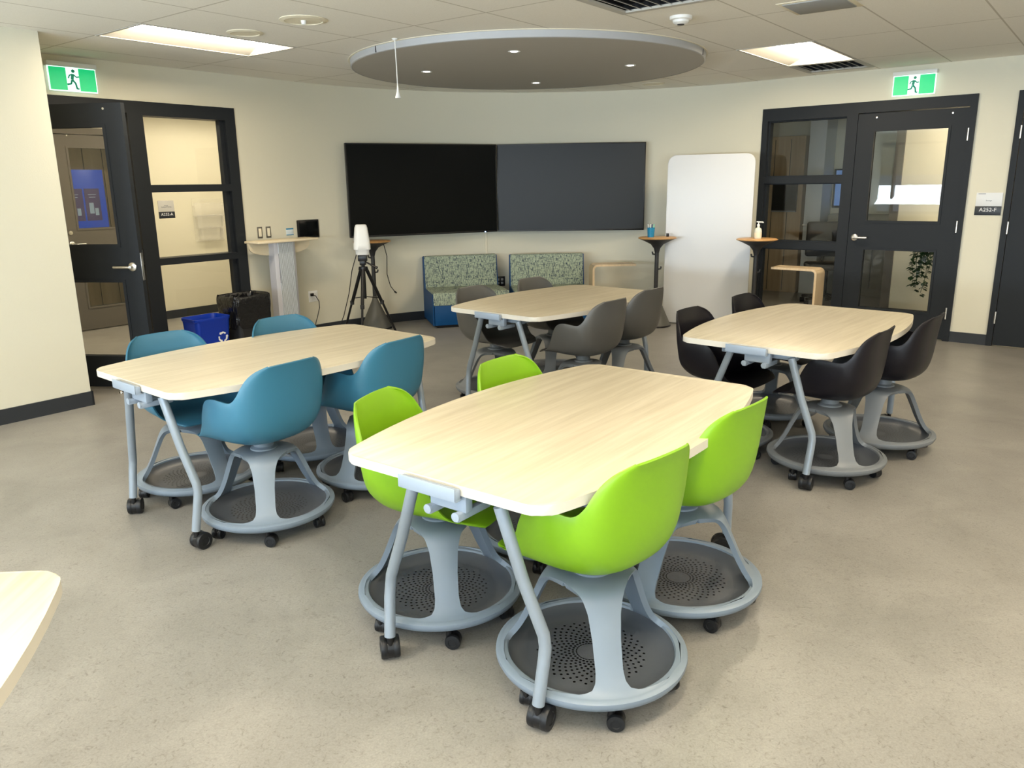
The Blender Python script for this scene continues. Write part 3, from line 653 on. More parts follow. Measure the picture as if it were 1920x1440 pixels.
B().tube([(-0.028, -0.035, 0.02), (-0.02, -0.07, 0.01), (0.015, -0.075, -0.05), (0.02, -0.07, -0.12), (-0.01, -0.06, -0.22), (-0.05, -0.05, -0.33), (-0.06, -0.05, -0.40)], 0.0045, 8).obj('cord', black_m, t)
oa = math.atan2(9.4 - ARC.y, -0.023 - ARC.x)
t_arc = (oa - a0) / (a1 - a0)
def arc_frame(x, y, off=0.0):
    a = math.atan2(y - ARC.y, x - ARC.x); t_ = (a - a0) / (a1 - a0); p = arc_pt(t_, off)
    return Matrix.Translation(p) @ Matrix.Rotation(a - pi / 2, 4, 'Z')
outlet(arc_frame(-0.023, 9.4), 0, 0.40, 'black four-socket outlet on the back wall between the two benches', black_m, 0.06, mat('grey_socket', (0.45, 0.46, 0.46), 0.4))
t = thing('cable_raceway', 'thin cream cable cover running down the wall below the two screens', 'cable cover', arc_frame(-0.178, 9.367))
B().box(-0.012, 0.012, -0.012, 0.0, 0.30, 1.05, 0.002).obj('cover', ivory_m, t)

# ------------------------------------------------------------------ two big screens
def tv(pa, pb, label, sm):
    a = Vector((pa[0], pa[1], 0)); c = Vector((pb[0], pb[1], 0)); d_ = c - a; W = d_.length - 0.006
    t = thing('wall_display', label, 'television', FW, ((a + c) / 2) + Vector((0, 0, 1.0)), math.atan2(d_.y, d_.x))
    H = 0.985
    B().box(-W / 2, W / 2, 0.004, 0.05, 0, H, 0.004).obj('housing', black_m, t)
    b = B(); e = 0.012
    b.box(-W / 2, W / 2, 0, 0.006, 0, e + 0.006, 0.001).box(-W / 2, W / 2, 0, 0.006, H - e, H, 0.001).box(-W / 2, -W / 2 + e, 0, 0.006, e, H - e, 0.001).box(W / 2 - e, W / 2, 0, 0.006, e, H - e, 0.001)
    b.obj('bezel', black_m, t)
    B().box(-W / 2 + e, W / 2 - e, 0.0025, 0.006, e + 0.006, H - e).obj('screen', sm, t, smooth=0)
    B().box(-0.3, 0.3, 0.05, 0.085, 0.3, 0.7, 0.004).obj('wall_mount', blackm2, t)
    return t
t = tv((-1.648, 8.588), (-0.062, 9.392), 'left of the two large black wall screens, with a tiny blue status light', screen_m)
B().box(0.72, 0.732, -0.003, 0.0, 0.002, 0.010).obj('status_light', mat('blue_led', (0.3, 0.5, 1), 0.4, emit=(0.4, 0.6, 1), estr=6), t, smooth=0)
tv((-0.062, 9.392), (1.643, 9.279), 'right of the two large black wall screens, beside the whiteboard', screen2_m)

# ------------------------------------------------------------------ whiteboard
a = Vector((1.78, 8.72, 0)); c = Vector((2.615, 8.38, 0)); d_ = c - a
t = thing('whiteboard', 'tall white portable board with rounded corners standing against the back wall', 'whiteboard', FW, (a + c) / 2, math.atan2(d_.y, d_.x))
W = d_.length; tilt = Matrix.Rotation(-0.012, 4, 'X')
M = tilt @ WALLROT
B().prism(rrect(-W / 2, W / 2, 0.012, 1.815, 0.09), -0.012, 0.012, M, 0.003).obj('board', mat('board_edge', (0.6, 0.61, 0.62), 0.3), t)
B().prism(rrect(-W / 2 + 0.006, W / 2 - 0.006, 0.018, 1.809, 0.085), 0.0122, 0.0130, M).obj('writing_surface', board_m, t)

# ------------------------------------------------------------------ console with aluminium column
t = thing('display_console', 'tall console with fluted aluminium column and birch top below the light switches', 'console', FL, (1.92, -0.20, 0))
B().box(-0.36, 0.36, -0.12, 0.10, 1.022, 1.045, 0.006).obj('top_board', shelf_m, t)
poly = [(-0.36, 0), (0.36, 0)] + [(0.36 * math.cos(a_) , -0.13 * math.sin(a_) ** 0.55) for a_ in [pi * k / 20 for k in range(1, 20)]]
b = B(); b.prism(poly, -0.010, 0.010, Matrix.Translation((0, 0.04, 1.02)) @ WALLROT); b.obj('drop_leaf', shelf_m, t)
sec = [(-0.14, 0.04), (-0.125, -0.035), (-0.09, -0.05), (0.09, -0.05), (0.125, -0.035), (0.14, 0.04)]
b = B(); b.prism(sec, 0.05, 1.02, None); b.obj('column', alu_m, t)
B().box(-0.088, 0.088, -0.056, -0.048, 0.06, 1.015).obj('fluted_panel', flute_m, t, smooth=0)
B().box(-0.26, 0.26, -0.20, 0.16, 0, 0.05, 0.012).obj('foot_plate', alu_m, t)

# ------------------------------------------------------------------ perch tables (small round tops on cone bases)
def perch(x, y, ztop, label, first=[None]):
    if first[0] is None:
        t = thing('perch_table', label, 'side table', FW, (x, y, 0))
        b = B(); b.lathe([(0, 0.0), (0.19, 0.0), (0.205, -0.008), (0.20, -0.016), (0, -0.02)], c=(0, 0, ztop), seg=48).obj('table_top', amber_m, t)
        B().lathe([(0.195, -0.016), (0.14, -0.040), (0.07, -0.075), (0.035, -0.12), (0.022, -0.17)], c=(0, 0, ztop), seg=36).obj('funnel', blackm2, t)
        B().tube([(0, 0, 0.28), (0, 0, ztop - 0.15)], 0.022, 16).obj('pole', blackm2, t)
        for s_, z in ((1, 0.62), (-1, 0.78)):
            B().tube([(s_ * 0.02, 0, z), (s_ * 0.045, 0, z + 0.005), (s_ * 0.05, 0, z + 0.03)], 0.009, 8).obj('hook', blackm2, t)
        B().lathe([(0.0, 0.365), (0.024, 0.36), (0.032, 0.32), (0.168, 0.02), (0.172, 0.012)], seg=40).obj('cone_base', conc_m, t)
        B().lathe([(0.0, 0.002), (0.172, 0.0), (0.176, 0.008), (0.172, 0.018), (0, 0.019)], seg=40).obj('foot_ring', black_m, t)
        first[0] = t; return t
    c_ = copy_tree(first[0]); c_.matrix_world = Matrix.Translation((x, y, 0)); c_['label'] = label; return c_
perch(-1.43, 8.65, 0.965, 'small round perch table on a grey cone base behind the tripod')
perch(1.66, 8.55, 0.965, 'small round perch table left of the whiteboard, holding the pen cup')
perch(2.59, 8.10, 0.965, 'small round perch table in front of the right sidelight, holding hand gel')
t = thing('pen_cup', 'teal cup of pens on the round table left of the whiteboard', 'pen cup', FW, (1.59, 8.56, 0.9655))
B().lathe([(0, 0), (0.034, 0), (0.042, 0.10), (0.038, 0.10), (0.031, 0.006), (0, 0.006)], seg=24).obj('cup', cup_m, t)
pens = [(-0.02, 0.0, white_m), (0.0, 0.015, white_m), (0.018, -0.01, mat('pen_green', (0.3, 0.8, 0.5), 0.4)), (0.022, 0.012, cup_m), (-0.008, -0.018, white_m), (0.006, -0.004, vinyl_m)]
for k, (x, y, m) in enumerate(pens):
    p = B().tube([(x * 0.5, y * 0.5, 0.008), (x * 1.7, y * 1.7, 0.135)], 0.0055, 8).obj('marker_pen', m, None, M=Matrix.Translation((1.59, 8.56, 0.9655)))
    tag(p, 'marker pen standing in the teal cup on the round table left of the whiteboard', 'pen', 'pens in the teal cup')
t = thing('small_black_cube', 'tiny black box on the round table left of the whiteboard', 'box', FW, (1.775, 8.58, 0.9655))
B().box(-0.013, 0.013, -0.013, 0.013, 0, 0.035, 0.002).obj('body', black_m, t)
t = thing('hand_sanitizer', 'clear pump bottle of hand gel on the round table by the right sidelight', 'pump bottle', FW, (2.59, 8.08, 0.9655))
B().lathe([(0, 0), (0.034, 0), (0.037, 0.006), (0.037, 0.075), (0.030, 0.10), (0.013, 0.112), (0.012, 0.122)], seg=28).obj('bottle', soap_m, t)
B().lathe([(0.0375, 0.012), (0.0378, 0.06)], seg=28).obj('label_sticker', ivory_m, t)
B().lathe([(0.014, 0.118), (0.015, 0.14), (0.006, 0.145), (0.005, 0.165), (0, 0.166)], seg=20).tube([(0.012, 0, 0.166), (-0.02, 0, 0.168), (-0.012, 0, 0.167), (0.045, 0, 0.163), (0.048, 0, 0.156)], 0.006, 8).obj('pump', white_m, t)

# ------------------------------------------------------------------ bent plywood laptop tables
def bent_table(M, label, z=0.65, L=0.46, D=0.24):
    t = thing('bent_laptop_table', label, 'side table', M)
    th = 0.022
    def strip(b, path, half):
        pts = path; rows = []
        for i, p in enumerate(pts):
            p = Vector((p[0], 0, p[1])); q = Vector((pts[min(i + 1, len(pts) - 1)][0], 0, pts[min(i + 1, len(pts) - 1)][1])); o = Vector((pts[max(i - 1, 0)][0], 0, pts[max(i - 1, 0)][1]))
            d_ = (q - o).normalized(); n_ = Vector((-d_.z, 0, d_.x)) * th / 2; y = Vector((0, half, 0))
            rows.append([p - n_ - y, p + n_ - y, p + n_ + y, p - n_ + y])
        b.rings(rows)
    R = 0.045
    arc = [(L / 2 - R + R * math.sin(a_), z - R + R * math.cos(a_)) for a_ in [pi / 2 * k / 8 for k in range(9)]]
    b = B(); strip(b, [(-L / 2, z)] + arc[:5], D / 2); b.obj('top', oak_m, t)
    b = B(); strip(b, arc[4:] + [(L / 2, 0.35), (L / 2, 0.06)] + [(L / 2 - 0.045 + 0.045 * math.cos(a_), 0.056 - 0.045 * math.sin(a_)) for a_ in [pi / 2 * k / 5 for k in range(6)]], D / 2); b.obj('upright', oak_m, t)
    b = B(); strip(b, [(L / 2 - 0.045, 0.0115), (-L / 2 + 0.06, 0.0115)], D / 2); b.obj('foot', oak_m, t)
    return t
bent_table(FR @ Matrix.Translation((-1.40, -0.32, 0)), 'bent pale wood side table standing in front of the right sidelight', 0.655)
bent_table(Matrix.Translation((1.24, 8.95, 0)) @ Matrix.Rotation(math.radians(184), 4, 'Z'), 'bent pale wood side table right of the second tweed bench', 0.64, 0.48)

# ------------------------------------------------------------------ benches
def bench(fl, hd, label, W=0.86, D=0.70):
    a_ = math.radians(90 - hd)
    t = thing('lounge_bench', label, 'bench', Matrix.Translation((fl[0], fl[1], 0)) @ Matrix.Rotation(a_, 4, 'Z'))
    b = B(); b.box(0.01, W - 0.01, 0.02, D, 0.03, 0.255, 0.008); b.obj('base', vinyl_m, t)
    B().box(0.04, W - 0.04, 0.05, D - 0.03, 0, 0.03).obj('plinth', black_m, t, smooth=0)
    B().box(0.0, W, 0.012, D - 0.12, 0.25, 0.392, 0.014, 3).obj('seat_cushion', tweed_m, t)
    poly = [(D - 0.14, 0.36), (D - 0.02, 0.36), (D - 0.02, 0.745), (D - 0.085, 0.745)]
    Mx = Matrix(((0, 0, 1, 0), (1, 0, 0, 0), (0, 1, 0, 0), (0, 0, 0, 1)))
    b = B(); b.prism(poly, 0.0, W, Mx, 0.0)
    bmesh.ops.bevel(b.bm, geom=list(b.bm.edges), offset=0.02, segments=3, affect='EDGES', profile=0.5); b.obj('backrest', tweed_m, t)
    side = [(0.022, 0.03), (D, 0.03), (D, 0.735), (D - 0.07, 0.735), (D - 0.125, 0.38), (0.03, 0.375), (0.022, 0.26)]
    for x in (-0.008, W - 0.004):
        b = B(); b.prism(side, x, x + 0.012, Mx, 0.0); b.obj('side_panel', vinyl_m, t)
    B().box(0.0, W, D - 0.02, D, 0.25, 0.742, 0.004).obj('back_panel', vinyl_m, t)
    return t
bench((-0.77, 8.53), 76, 'left tweed and blue vinyl bench, its blue side panel showing')
bench((0.12, 8.60), 86, 'right tweed and blue vinyl bench, directly below the right screen')

# ------------------------------------------------------------------ tripod with white device
TP = Vector((-1.43, 8.03, 0))
t = thing('camera_tripod', 'black tripod with pan handle standing before the left screen', 'tripod', FW, TP)
B().tube([(0, 0, 0.42), (0, 0, 0.84)], 0.019, 12).obj('centre_column', black_m, t)
B().lathe([(0, 0.70), (0.045, 0.705), (0.05, 0.72), (0.045, 0.745), (0, 0.75)], seg=24).obj('shoulder', black_m, t)
b = B(); b.box(-0.045, 0.045, -0.03, 0.03, 0.80, 0.865, 0.008).box(-0.03, 0.03, -0.03, 0.03, 0.76, 0.81, 0.008); b.obj('pan_head', black_m, t)
B().tube([(0.02, -0.01, 0.80), (0.07, -0.03, 0.775), (0.15, -0.05, 0.735)], [0.007, 0.008, 0.014], 10).obj('pan_handle', black_m, t)
for k, a_ in enumerate((-1.55, -1.55 + 2.25, -1.55 - 2.25)):
    dx, dy = math.cos(a_), math.sin(a_)
    lg = B().tube([(0.035 * dx, 0.035 * dy, 0.72), (0.20 * dx, 0.20 * dy, 0.36)], 0.018, 10).tube([(0.20 * dx, 0.20 * dy, 0.37), (0.36 * dx, 0.36 * dy, 0.012)], 0.012, 10).obj('leg', black_m, t)
    B().lathe([(0, -0.02), (0.02, -0.02), (0.022, 0.02), (0, 0.02)], c=(0.2 * dx, 0.2 * dy, 0.36), seg=12).obj('leg_lock', blackm2, lg)
    B().lathe([(0, 0), (0.014, 0), (0.012, 0.02), (0, 0.022)], c=(0.36 * dx, 0.36 * dy, 0), seg=12).obj('rubber_foot', blackm2, lg)
    B().tube([(0, 0, 0.44), (0.175 * dx, 0.175 * dy, 0.41)], 0.005, 6).obj('brace', black_m, t)
t = thing('conference_camera', 'tall white tapered device mounted on the black tripod', 'camera device', FW, TP + Vector((0, 0, 0.866)), 0.2)
b = B(); rings = []
for z, w_ in ((0.0, 0.060), (0.01, 0.066), (0.045, 0.070), (0.055, 0.084), (0.10, 0.083), (0.20, 0.072), (0.27, 0.063), (0.295, 0.055), (0.302, 0.042)):
    rings.append([Vector((x, y * 0.8, z)) for x, y in rrect(-w_, w_, -w_, w_, w_ * 0.55, 5)])
b.rings(rings); b.obj('body', white_m, t, smooth=50)
B().tube([Vector((x, y, 0.055)) for x, y in [(0.072 * math.cos(q), 0.058 * math.sin(q)) for q in [2 * pi * k / 24 for k in range(25)]]], 0.0015, 6).obj('seam', mat('pale_grey', (0.5, 0.5, 0.5), 0.5), t)
o = B().tube([TP + Vector(p) for p in [(-0.03, 0.03, 0.875), (-0.08, 0.1, 0.86), (-0.14, 0.13, 0.70), (-0.19, 0.14, 0.45), (-0.26, 0.15, 0.22), (-0.33, 0.15, 0.06), (-0.36, 0.12, 0.006)]], 0.0045, 8).obj('device_cable', black_m)
tag(o, 'thin black cable dropping from the white device to the floor at its left', 'cable')
o = B().tube([Vector(p) for p in [(-1.30, 8.60, 0.945), (-1.27, 8.62, 0.80), (-1.28, 8.63, 0.6), (-1.25, 8.64, 0.47), (-1.20, 8.64, 0.40)]], 0.0045, 8).tube([Vector((-1.21, 8.64, 0.41)), Vector((-1.185, 8.64, 0.39))], 0.009, 8).obj('loose_cable', black_m)
tag(o, 'loose black cable hanging from the round table behind the tripod', 'cable')

# ------------------------------------------------------------------ bins
t = thing('recycling_bin', 'blue recycling bin with white arrows beside the left sidelight', 'recycling bin', FL, (0.955, -0.30, 0))
def tub(b, w, d, h, t0=0.82, r=0.05, inner=True, th=0.006):
    def ring(s_, z, off=0): return [Vector((x, y, z)) for x, y in rrect(-w * s_ / 2 + off, w * s_ / 2 - off, -d * s_ / 2 + off, d * s_ / 2 - off, r * s_, 6)]
    rg = [ring(t0 * 0.98, 0.0), ring(t0, 0.01), ring(0.97, h - 0.03), ring(1.0, h - 0.025), ring(1.02, h), ring(0.985, h), ring(0.95, h - 0.03), ring(t0 - 0.02, 0.012)]
    return b.rings(rg, cap=True)
b = B(); tub(b, 0.355, 0.27, 0.42); b.obj('bin_body', bin_m, t)
b = B()
for k in range(3):
    a_ = pi / 2 + k * 2 * pi / 3 ; R_ = 0.040
    p0 = Vector((R_ * math.cos(a_ - 0.75), R_ * math.sin(a_ - 0.75))); p1 = Vector((R_ * math.cos(a_ + 0.55), R_ * math.sin(a_ + 0.55)))
    pm = Vector((R_ * 1.05 * math.cos(a_ - 0.1), R_ * 1.05 * math.sin(a_ - 0.1)))
    d1 = (p1 - pm).normalized(); n1 = Vector((-d1.y, d1.x)); d0 = (pm - p0).normalized(); n0 = Vector((-d0.y, d0.x)); hw = 0.008
    b.prism([tuple(p0 - n0 * hw), tuple(pm - n1 * hw), tuple(p1 - n1 * hw), tuple(p1 - n1 * hw * 2), tuple(p1 + d1 * 0.016), tuple(p1 + n1 * hw * 2), tuple(p1 + n1 * hw), tuple(pm + n1 * hw), tuple(p0 + n0 * hw)], 0, 0.001, Matrix.Translation((0.075, -0.1275, 0.235)) @ Matrix.Rotation(0.062, 4, 'X') @ WALLROT)
b.obj('recycling_arrows', ink_m, t, smooth=0)
text('bin_text', 'WE RECYCLE', 0.022, ink_m, t, Matrix.Translation((0.075, -0.1235, 0.17)) @ Matrix.Rotation(0.062, 4, 'X') @ WALLROT)
t = thing('waste_bin', 'black waste bin lined with a shiny black bag, right of the blue bin', 'waste bin', FL, (1.365, -0.30, 0))
b = B(); tub(b, 0.36, 0.30, 0.55); b.obj('bin_body', blackm2, t)
rs = random.Random(11)
b = B(); rings = []
for i, (z, s_) in enumerate(((0.30, 1.02), (0.36, 1.06), (0.42, 1.05), (0.48, 1.10), (0.54, 1.10), (0.575, 1.07), (0.58, 1.02), (0.56, 0.96), (0.50, 0.93), (0.40, 0.90))):
    ring = []
    for j, (x, y) in enumerate(rrect(-0.185 * s_, 0.185 * s_, -0.15 * s_, 0.15 * s_, 0.05, 9)):
        f = 1 + (rs.uniform(-0.03, 0.03) if i < 6 else rs.uniform(-0.012, 0.012)); ring.append(Vector((x * f, y * f, z + rs.uniform(-0.012, 0.012) - (0.08 * math.sin(j * 0.7) * 0.3 if i == 0 else 0))))
    rings.append(ring)
b.rings(rings, cap=False); bg = b.obj('bin_bag', bag_m, t, smooth=60)
sub = bg.modifiers.new('sub', 'SUBSURF'); sub.levels = 1; sub.render_levels = 2
t = thing('door_stop', 'small metal door stop on the floor by the near wall corner', 'door stop', FW, (-3.0, 5.93, 0))
B().lathe([(0, 0), (0.022, 0), (0.02, 0.008), (0.012, 0.012), (0.012, 0.03), (0.016, 0.034), (0.012, 0.042), (0, 0.043)], seg=18).obj('body', chrome_m, t)

# ------------------------------------------------------------------ activity tables
def table_outline(L=1.52, e=0.38, m=0.498, r=0.064, n=16):
    pts = []
    for i in range(n + 1):
        s_ = -1 + 2 * i / n; pts.append(Vector((m - (m - e) * s_ * s_, s_ * L / 2)))
    left = [Vector((-p.x, p.y)) for p in reversed(pts)]
    poly = pts + left
    # round the four corners
    out = []; N_ = len(poly)
    corners = {n, 0, n + 1, 2 * n + 1}
    for i, p in enumerate(poly):
        if i in corners:
            a_ = poly[i - 1] - p; c_ = poly[(i + 1) % N_] - p
            a_ = a_.normalized() * r; c_ = c_.normalized() * r
            P0, P2 = p + a_, p + c_
            for q in range(9):
                u = q / 8; out.append((1 - u) ** 2 * P0 + 2 * u * (1 - u) * p + u * u * P2)
        else:
            out.append(p)
    # drop points that fall inside a rounded corner
    cl = [poly[k] for k in corners]
    res = [q for k, q in enumerate(out)]
    return [(q.x, q.y) for q in res if True]
def caster_mesh(b, c, r, w, ang):
    pass
def make_caster(name, parent, c, r=0.026, w=0.017, gap=0.009, ang=0.0, stem=None, trail=0.018):
    M = Matrix.Translation(c) @ Matrix.Rotation(ang, 4, 'Z')
    b = B()
    # hood between the wheels
    b.tube([M @ Vector((-gap * 0.9, trail, r)), M @ Vector((gap * 0.9, trail, r))], r * 0.97, 18)
    b.lathe([(0, r * 0.8), (0.011, r * 0.8), (0.011, stem), (0, stem)], M=M, seg=12)
    o = b.obj(name, black_m, parent)
    for s_ in (-1, 1):
        q = B(); prof = [(0, 0), (r * 0.72, 0.0), (r * 0.94, 0.002), (r, 0.005), (r, w - 0.004), (r * 0.95, w), (r * 0.55, w + 0.001), (r * 0.5, w - 0.001), (0, w - 0.001)]
        q.lathe([(a_, z_) for a_, z_ in prof], M=M @ Matrix.Translation((s_ * gap * 0.6, trail, r)) @ Matrix.Rotation(s_ * pi / 2, 4, 'Y'), seg=22)
        q.obj('wheel', tyre_m, o)
    return o
TABLES = {'green': (0.248, 2.703, 0.651), 'blue': (-1.146, 3.903, 0.712), 'grey': (0.404, 5.662, 0.719), 'black': (1.738, 4.472, 0.723)}
ZT = 0.725
def make_table(label):
    t = thing('activity_table', label, 'table', group='pale wood four seat tables')
    b = B(); poly = table_outline(); b.prism(poly, ZT - 0.03, ZT, None, 0.004)
    for f in b.bm.faces:
        if abs(f.normal.z) < 0.5: f.material_index = 1
    b.bm.normal_update()
    for f in b.bm.faces: f.material_index = 0 if f.normal.z > 0.7 else 1
    b.obj('tabletop', [table_m, edge_m], t, smooth=30)
    B().box(-0.17, -0.13, -0.66, 0.66, ZT - 0.062, ZT - 0.031, 0.004).box(0.19, 0.23, -0.66, 0.66, ZT - 0.062, ZT - 0.031, 0.004).box(-0.17, 0.23, -0.70, -0.66, ZT - 0.065, ZT - 0.031, 0.004).box(-0.17, 0.23, 0.66, 0.70, ZT - 0.065, ZT - 0.031, 0.004).obj('underframe', leg_m, t)
    for sy in (-1, 1):
        for xt, xb in ((-0.105, -0.285), (0.215, 0.33)):
            pts = [Vector((xt, sy * 0.725, ZT - 0.045)), Vector((xt + (xb - xt) * 0.5, sy * 0.70, ZT - 0.26)), Vector((xb - (xb - xt) * 0.04, sy * 0.675, 0.30)), Vector((xb, sy * 0.674, 0.262)), Vector((xb, sy * 0.680, 0.225)), Vector((xb - (xb - xt) * 0.06, sy * 0.70, 0.088))]
            lg = B().tube(pts, 0.0185, 18).obj('leg', leg_m, t)
            cx = xb - (xb - xt) * 0.06
            make_caster('caster', lg, (cx, sy * 0.70, 0), r=0.038, w=0.024, gap=0.012, ang=0.9 if sy < 0 and xt < 0 else (0.15 if sy < 0 else 2.2), stem=0.092, trail=0.02)
        if sy > 0: continue
        # whiteboard clip and hook at the near end
        b = B(); y = sy * 0.762
        b.box(-0.125, 0.125, y - 0.006, y + 0.022 * 1.0 if sy > 0 else y + 0.006, ZT - 0.046, ZT - 0.004, 0.003) if False else None
        ya, yb = (y + 0.001, y + 0.024) if sy > 0 else (y - 0.024, y - 0.001)
        b.box(-0.108, 0.108, ya, yb, ZT - 0.040, ZT - 0.008, 0.003)
        b.box(-0.108, 0.108, yb if sy > 0 else ya - 0.004, yb + 0.004 if sy > 0 else ya, ZT - 0.040, ZT - 0.001, 0.0015)
        b.box(-0.108, 0.108, min(ya, y), max(yb, y), ZT - 0.043, ZT - 0.038, 0.001)
        b.obj('end_clip', clip_m, t)
        b = B(); b.box(-0.02, 0.115, sy * 0.735 - 0.015, sy * 0.735 + 0.015, ZT - 0.085, ZT - 0.031, 0.003)
        for x in (-0.01, 0.095):
            b.box(x - 0.012, x + 0.012, sy * 0.70 - 0.075, sy * 0.70 + 0.075, ZT - 0.108, ZT - 0.082, 0.006)
            b.lathe([(0, -0.006), (0.014, -0.006), (0.014, 0.0), (0, 0.001)], M=Matrix.Translation((x, sy * 0.775, ZT - 0.092)) @ Matrix.Rotation(pi / 2, 4, 'X'), seg=14)
        b.obj('board_hook', clip_m, t)
    return t
tl = {'green': 'nearest pale wood table, with lime green chairs', 'blue': 'pale wood table on the left, with teal blue chairs', 'grey': 'farthest pale wood table under the ceiling disc, with grey chairs', 'black': 'pale wood table on the right, with black chairs'}
tobj = {}
proto_t = make_table(tl['green']); tobj['green'] = proto_t
def tabM(n): X_, Y_, t_ = TABLES[n]; return Matrix.Translation((X_, Y_, 0)) @ Matrix.Rotation(-t_, 4, 'Z')
for n in ('blue', 'grey', 'black'):
    c_ = copy_tree(proto_t); c_['label'] = tl[n]; tobj[n] = c_
for n, o in tobj.items(): o.matrix_world = tabM(n)
c_ = copy_tree(proto_t); c_['label'] = 'pale table corner cut off at the lower left edge of the picture'
# near table: corner at (-0.945, 1.575), its long side running towards the camera
u_ = Vector((0.06, -0.998)); w_ = Vector((-0.998, -0.06)); ctr = Vector((-0.975, 1.575)) + u_ * 0.76 + w_ * 0.38
c_.matrix_world = Matrix.Translation((ctr.x, ctr.y, 0)) @ Matrix.Rotation(math.atan2(-u_.x, u_.y), 4, 'Z')
for ch in c_.children:
    if ch.name.split('.')[0] == 'leg': ch.matrix_local = Matrix.Translation((0.22 if ch.data.vertices[0].co.x < 0 else -0.26, 0, 0)) @ ch.matrix_local

# ------------------------------------------------------------------ node style chairs
def cat_interp(keys, t):
    n = len(keys) - 1; x = t * n; i = min(int(x), n - 1); f = x - i
    p = [keys[max(i - 1, 0)], keys[i], keys[i + 1], keys[min(i + 2, n)]]
    return [0.5 * ((2 * b_) + (-a_ + c) * f + (2 * a_ - 5 * b_ + 4 * c - d) * f * f + (-a_ + 3 * b_ - 3 * c + d) * f ** 3) for a_, b_, c, d in zip(*p)]
# rows: centre y, centre z, edge x, edge y, edge z, squareness
SHELL = [
    (0.262, 0.428, 0.160, 0.245, 0.430, 0.9),
    (0.235, 0.447, 0.200, 0.200, 0.450, 0.8),
    (0.160, 0.447, 0.224, 0.142, 0.470, 0.7),
    (0.075, 0.438, 0.236, 0.100, 0.520, 0.62),
    (-0.01, 0.430, 0.245, 0.070, 0.590, 0.60),
    (-0.08, 0.430, 0.250, 0.035, 0.645, 0.62),
    (-0.145, 0.440, 0.249, -0.020, 0.662, 0.68),
    (-0.198, 0.475, 0.241, -0.100, 0.655, 0.78),
    (-0.220, 0.540, 0.234, -0.132, 0.661, 0.9),
    (-0.228, 0.605, 0.226, -0.158, 0.688, 0.95),
    (-0.233, 0.668, 0.213, -0.176, 0.726, 0.95),
    (-0.240, 0.724, 0.195, -0.194, 0.760, 0.95),
    (-0.248, 0.775, 0.166, -0.216, 0.787, 0.95),
    (-0.258, 0.808, 0.120, -0.243, 0.805, 0.95)]
def shell_mesh():
    rows = []; NT, NU = 40, 28
    for i in range(NT + 1):
        cy, cz, ex, ey, ez, q = cat_interp(SHELL, i / NT)
        row = []
        for j in range(NU + 1):
            s_ = -1 + 2 * j / NU; a_ = abs(s_) * pi / 2; sg = 1 if s_ >= 0 else -1
            fx = math.sin(a_) ** q; g = 1 - (math.cos(a_) ** max(q, 0.3)) if a_ < pi / 2 - 1e-6 else 1.0
            row.append(Vector((sg * ex * fx, cy + (ey - cy) * g, cz + (ez - cz) * g)))
        rows.append(row)
    return rows
def smooth_rows(rows, it=2):
    for _ in range(it):
        new = [[p.copy() for p in r] for r in rows]
        for i in range(1, len(rows) - 1):
            for j in range(1, len(rows[0]) - 1):
                new[i][j] = rows[i][j] * 0.5 + (rows[i - 1][j] + rows[i + 1][j] + rows[i][j - 1] + rows[i][j + 1]) * 0.125
        rows = new
    return rows
PROF = [(0.0, 0.372), (0.06, 0.372), (0.10, 0.369), (0.13, 0.362), (0.150, 0.348), (0.165, 0.324), (0.180, 0.290), (0.197, 0.250), (0.214, 0.210), (0.232, 0.173), (0.250, 0.143), (0.267, 0.124), (0.282, 0.114), (0.292, 0.110)]
def leg_halfwidth(r):
    tab = [(0.0, 9), (0.112, 9), (0.118, 0.115), (0.126, 0.095), (0.138, 0.077), (0.152, 0.063), (0.172, 0.050), (0.200, 0.043), (0.235, 0.041), (0.252, 0.045), (0.266, 0.058), (0.276, 0.090), (0.283, 0.20), (0.286, 9), (0.4, 9)]
    for (a_, u), (c, v) in zip(tab, tab[1:]):
        if a_ <= r <= c: return u + (v - u) * (r - a_) / (c - a_)
    return 9
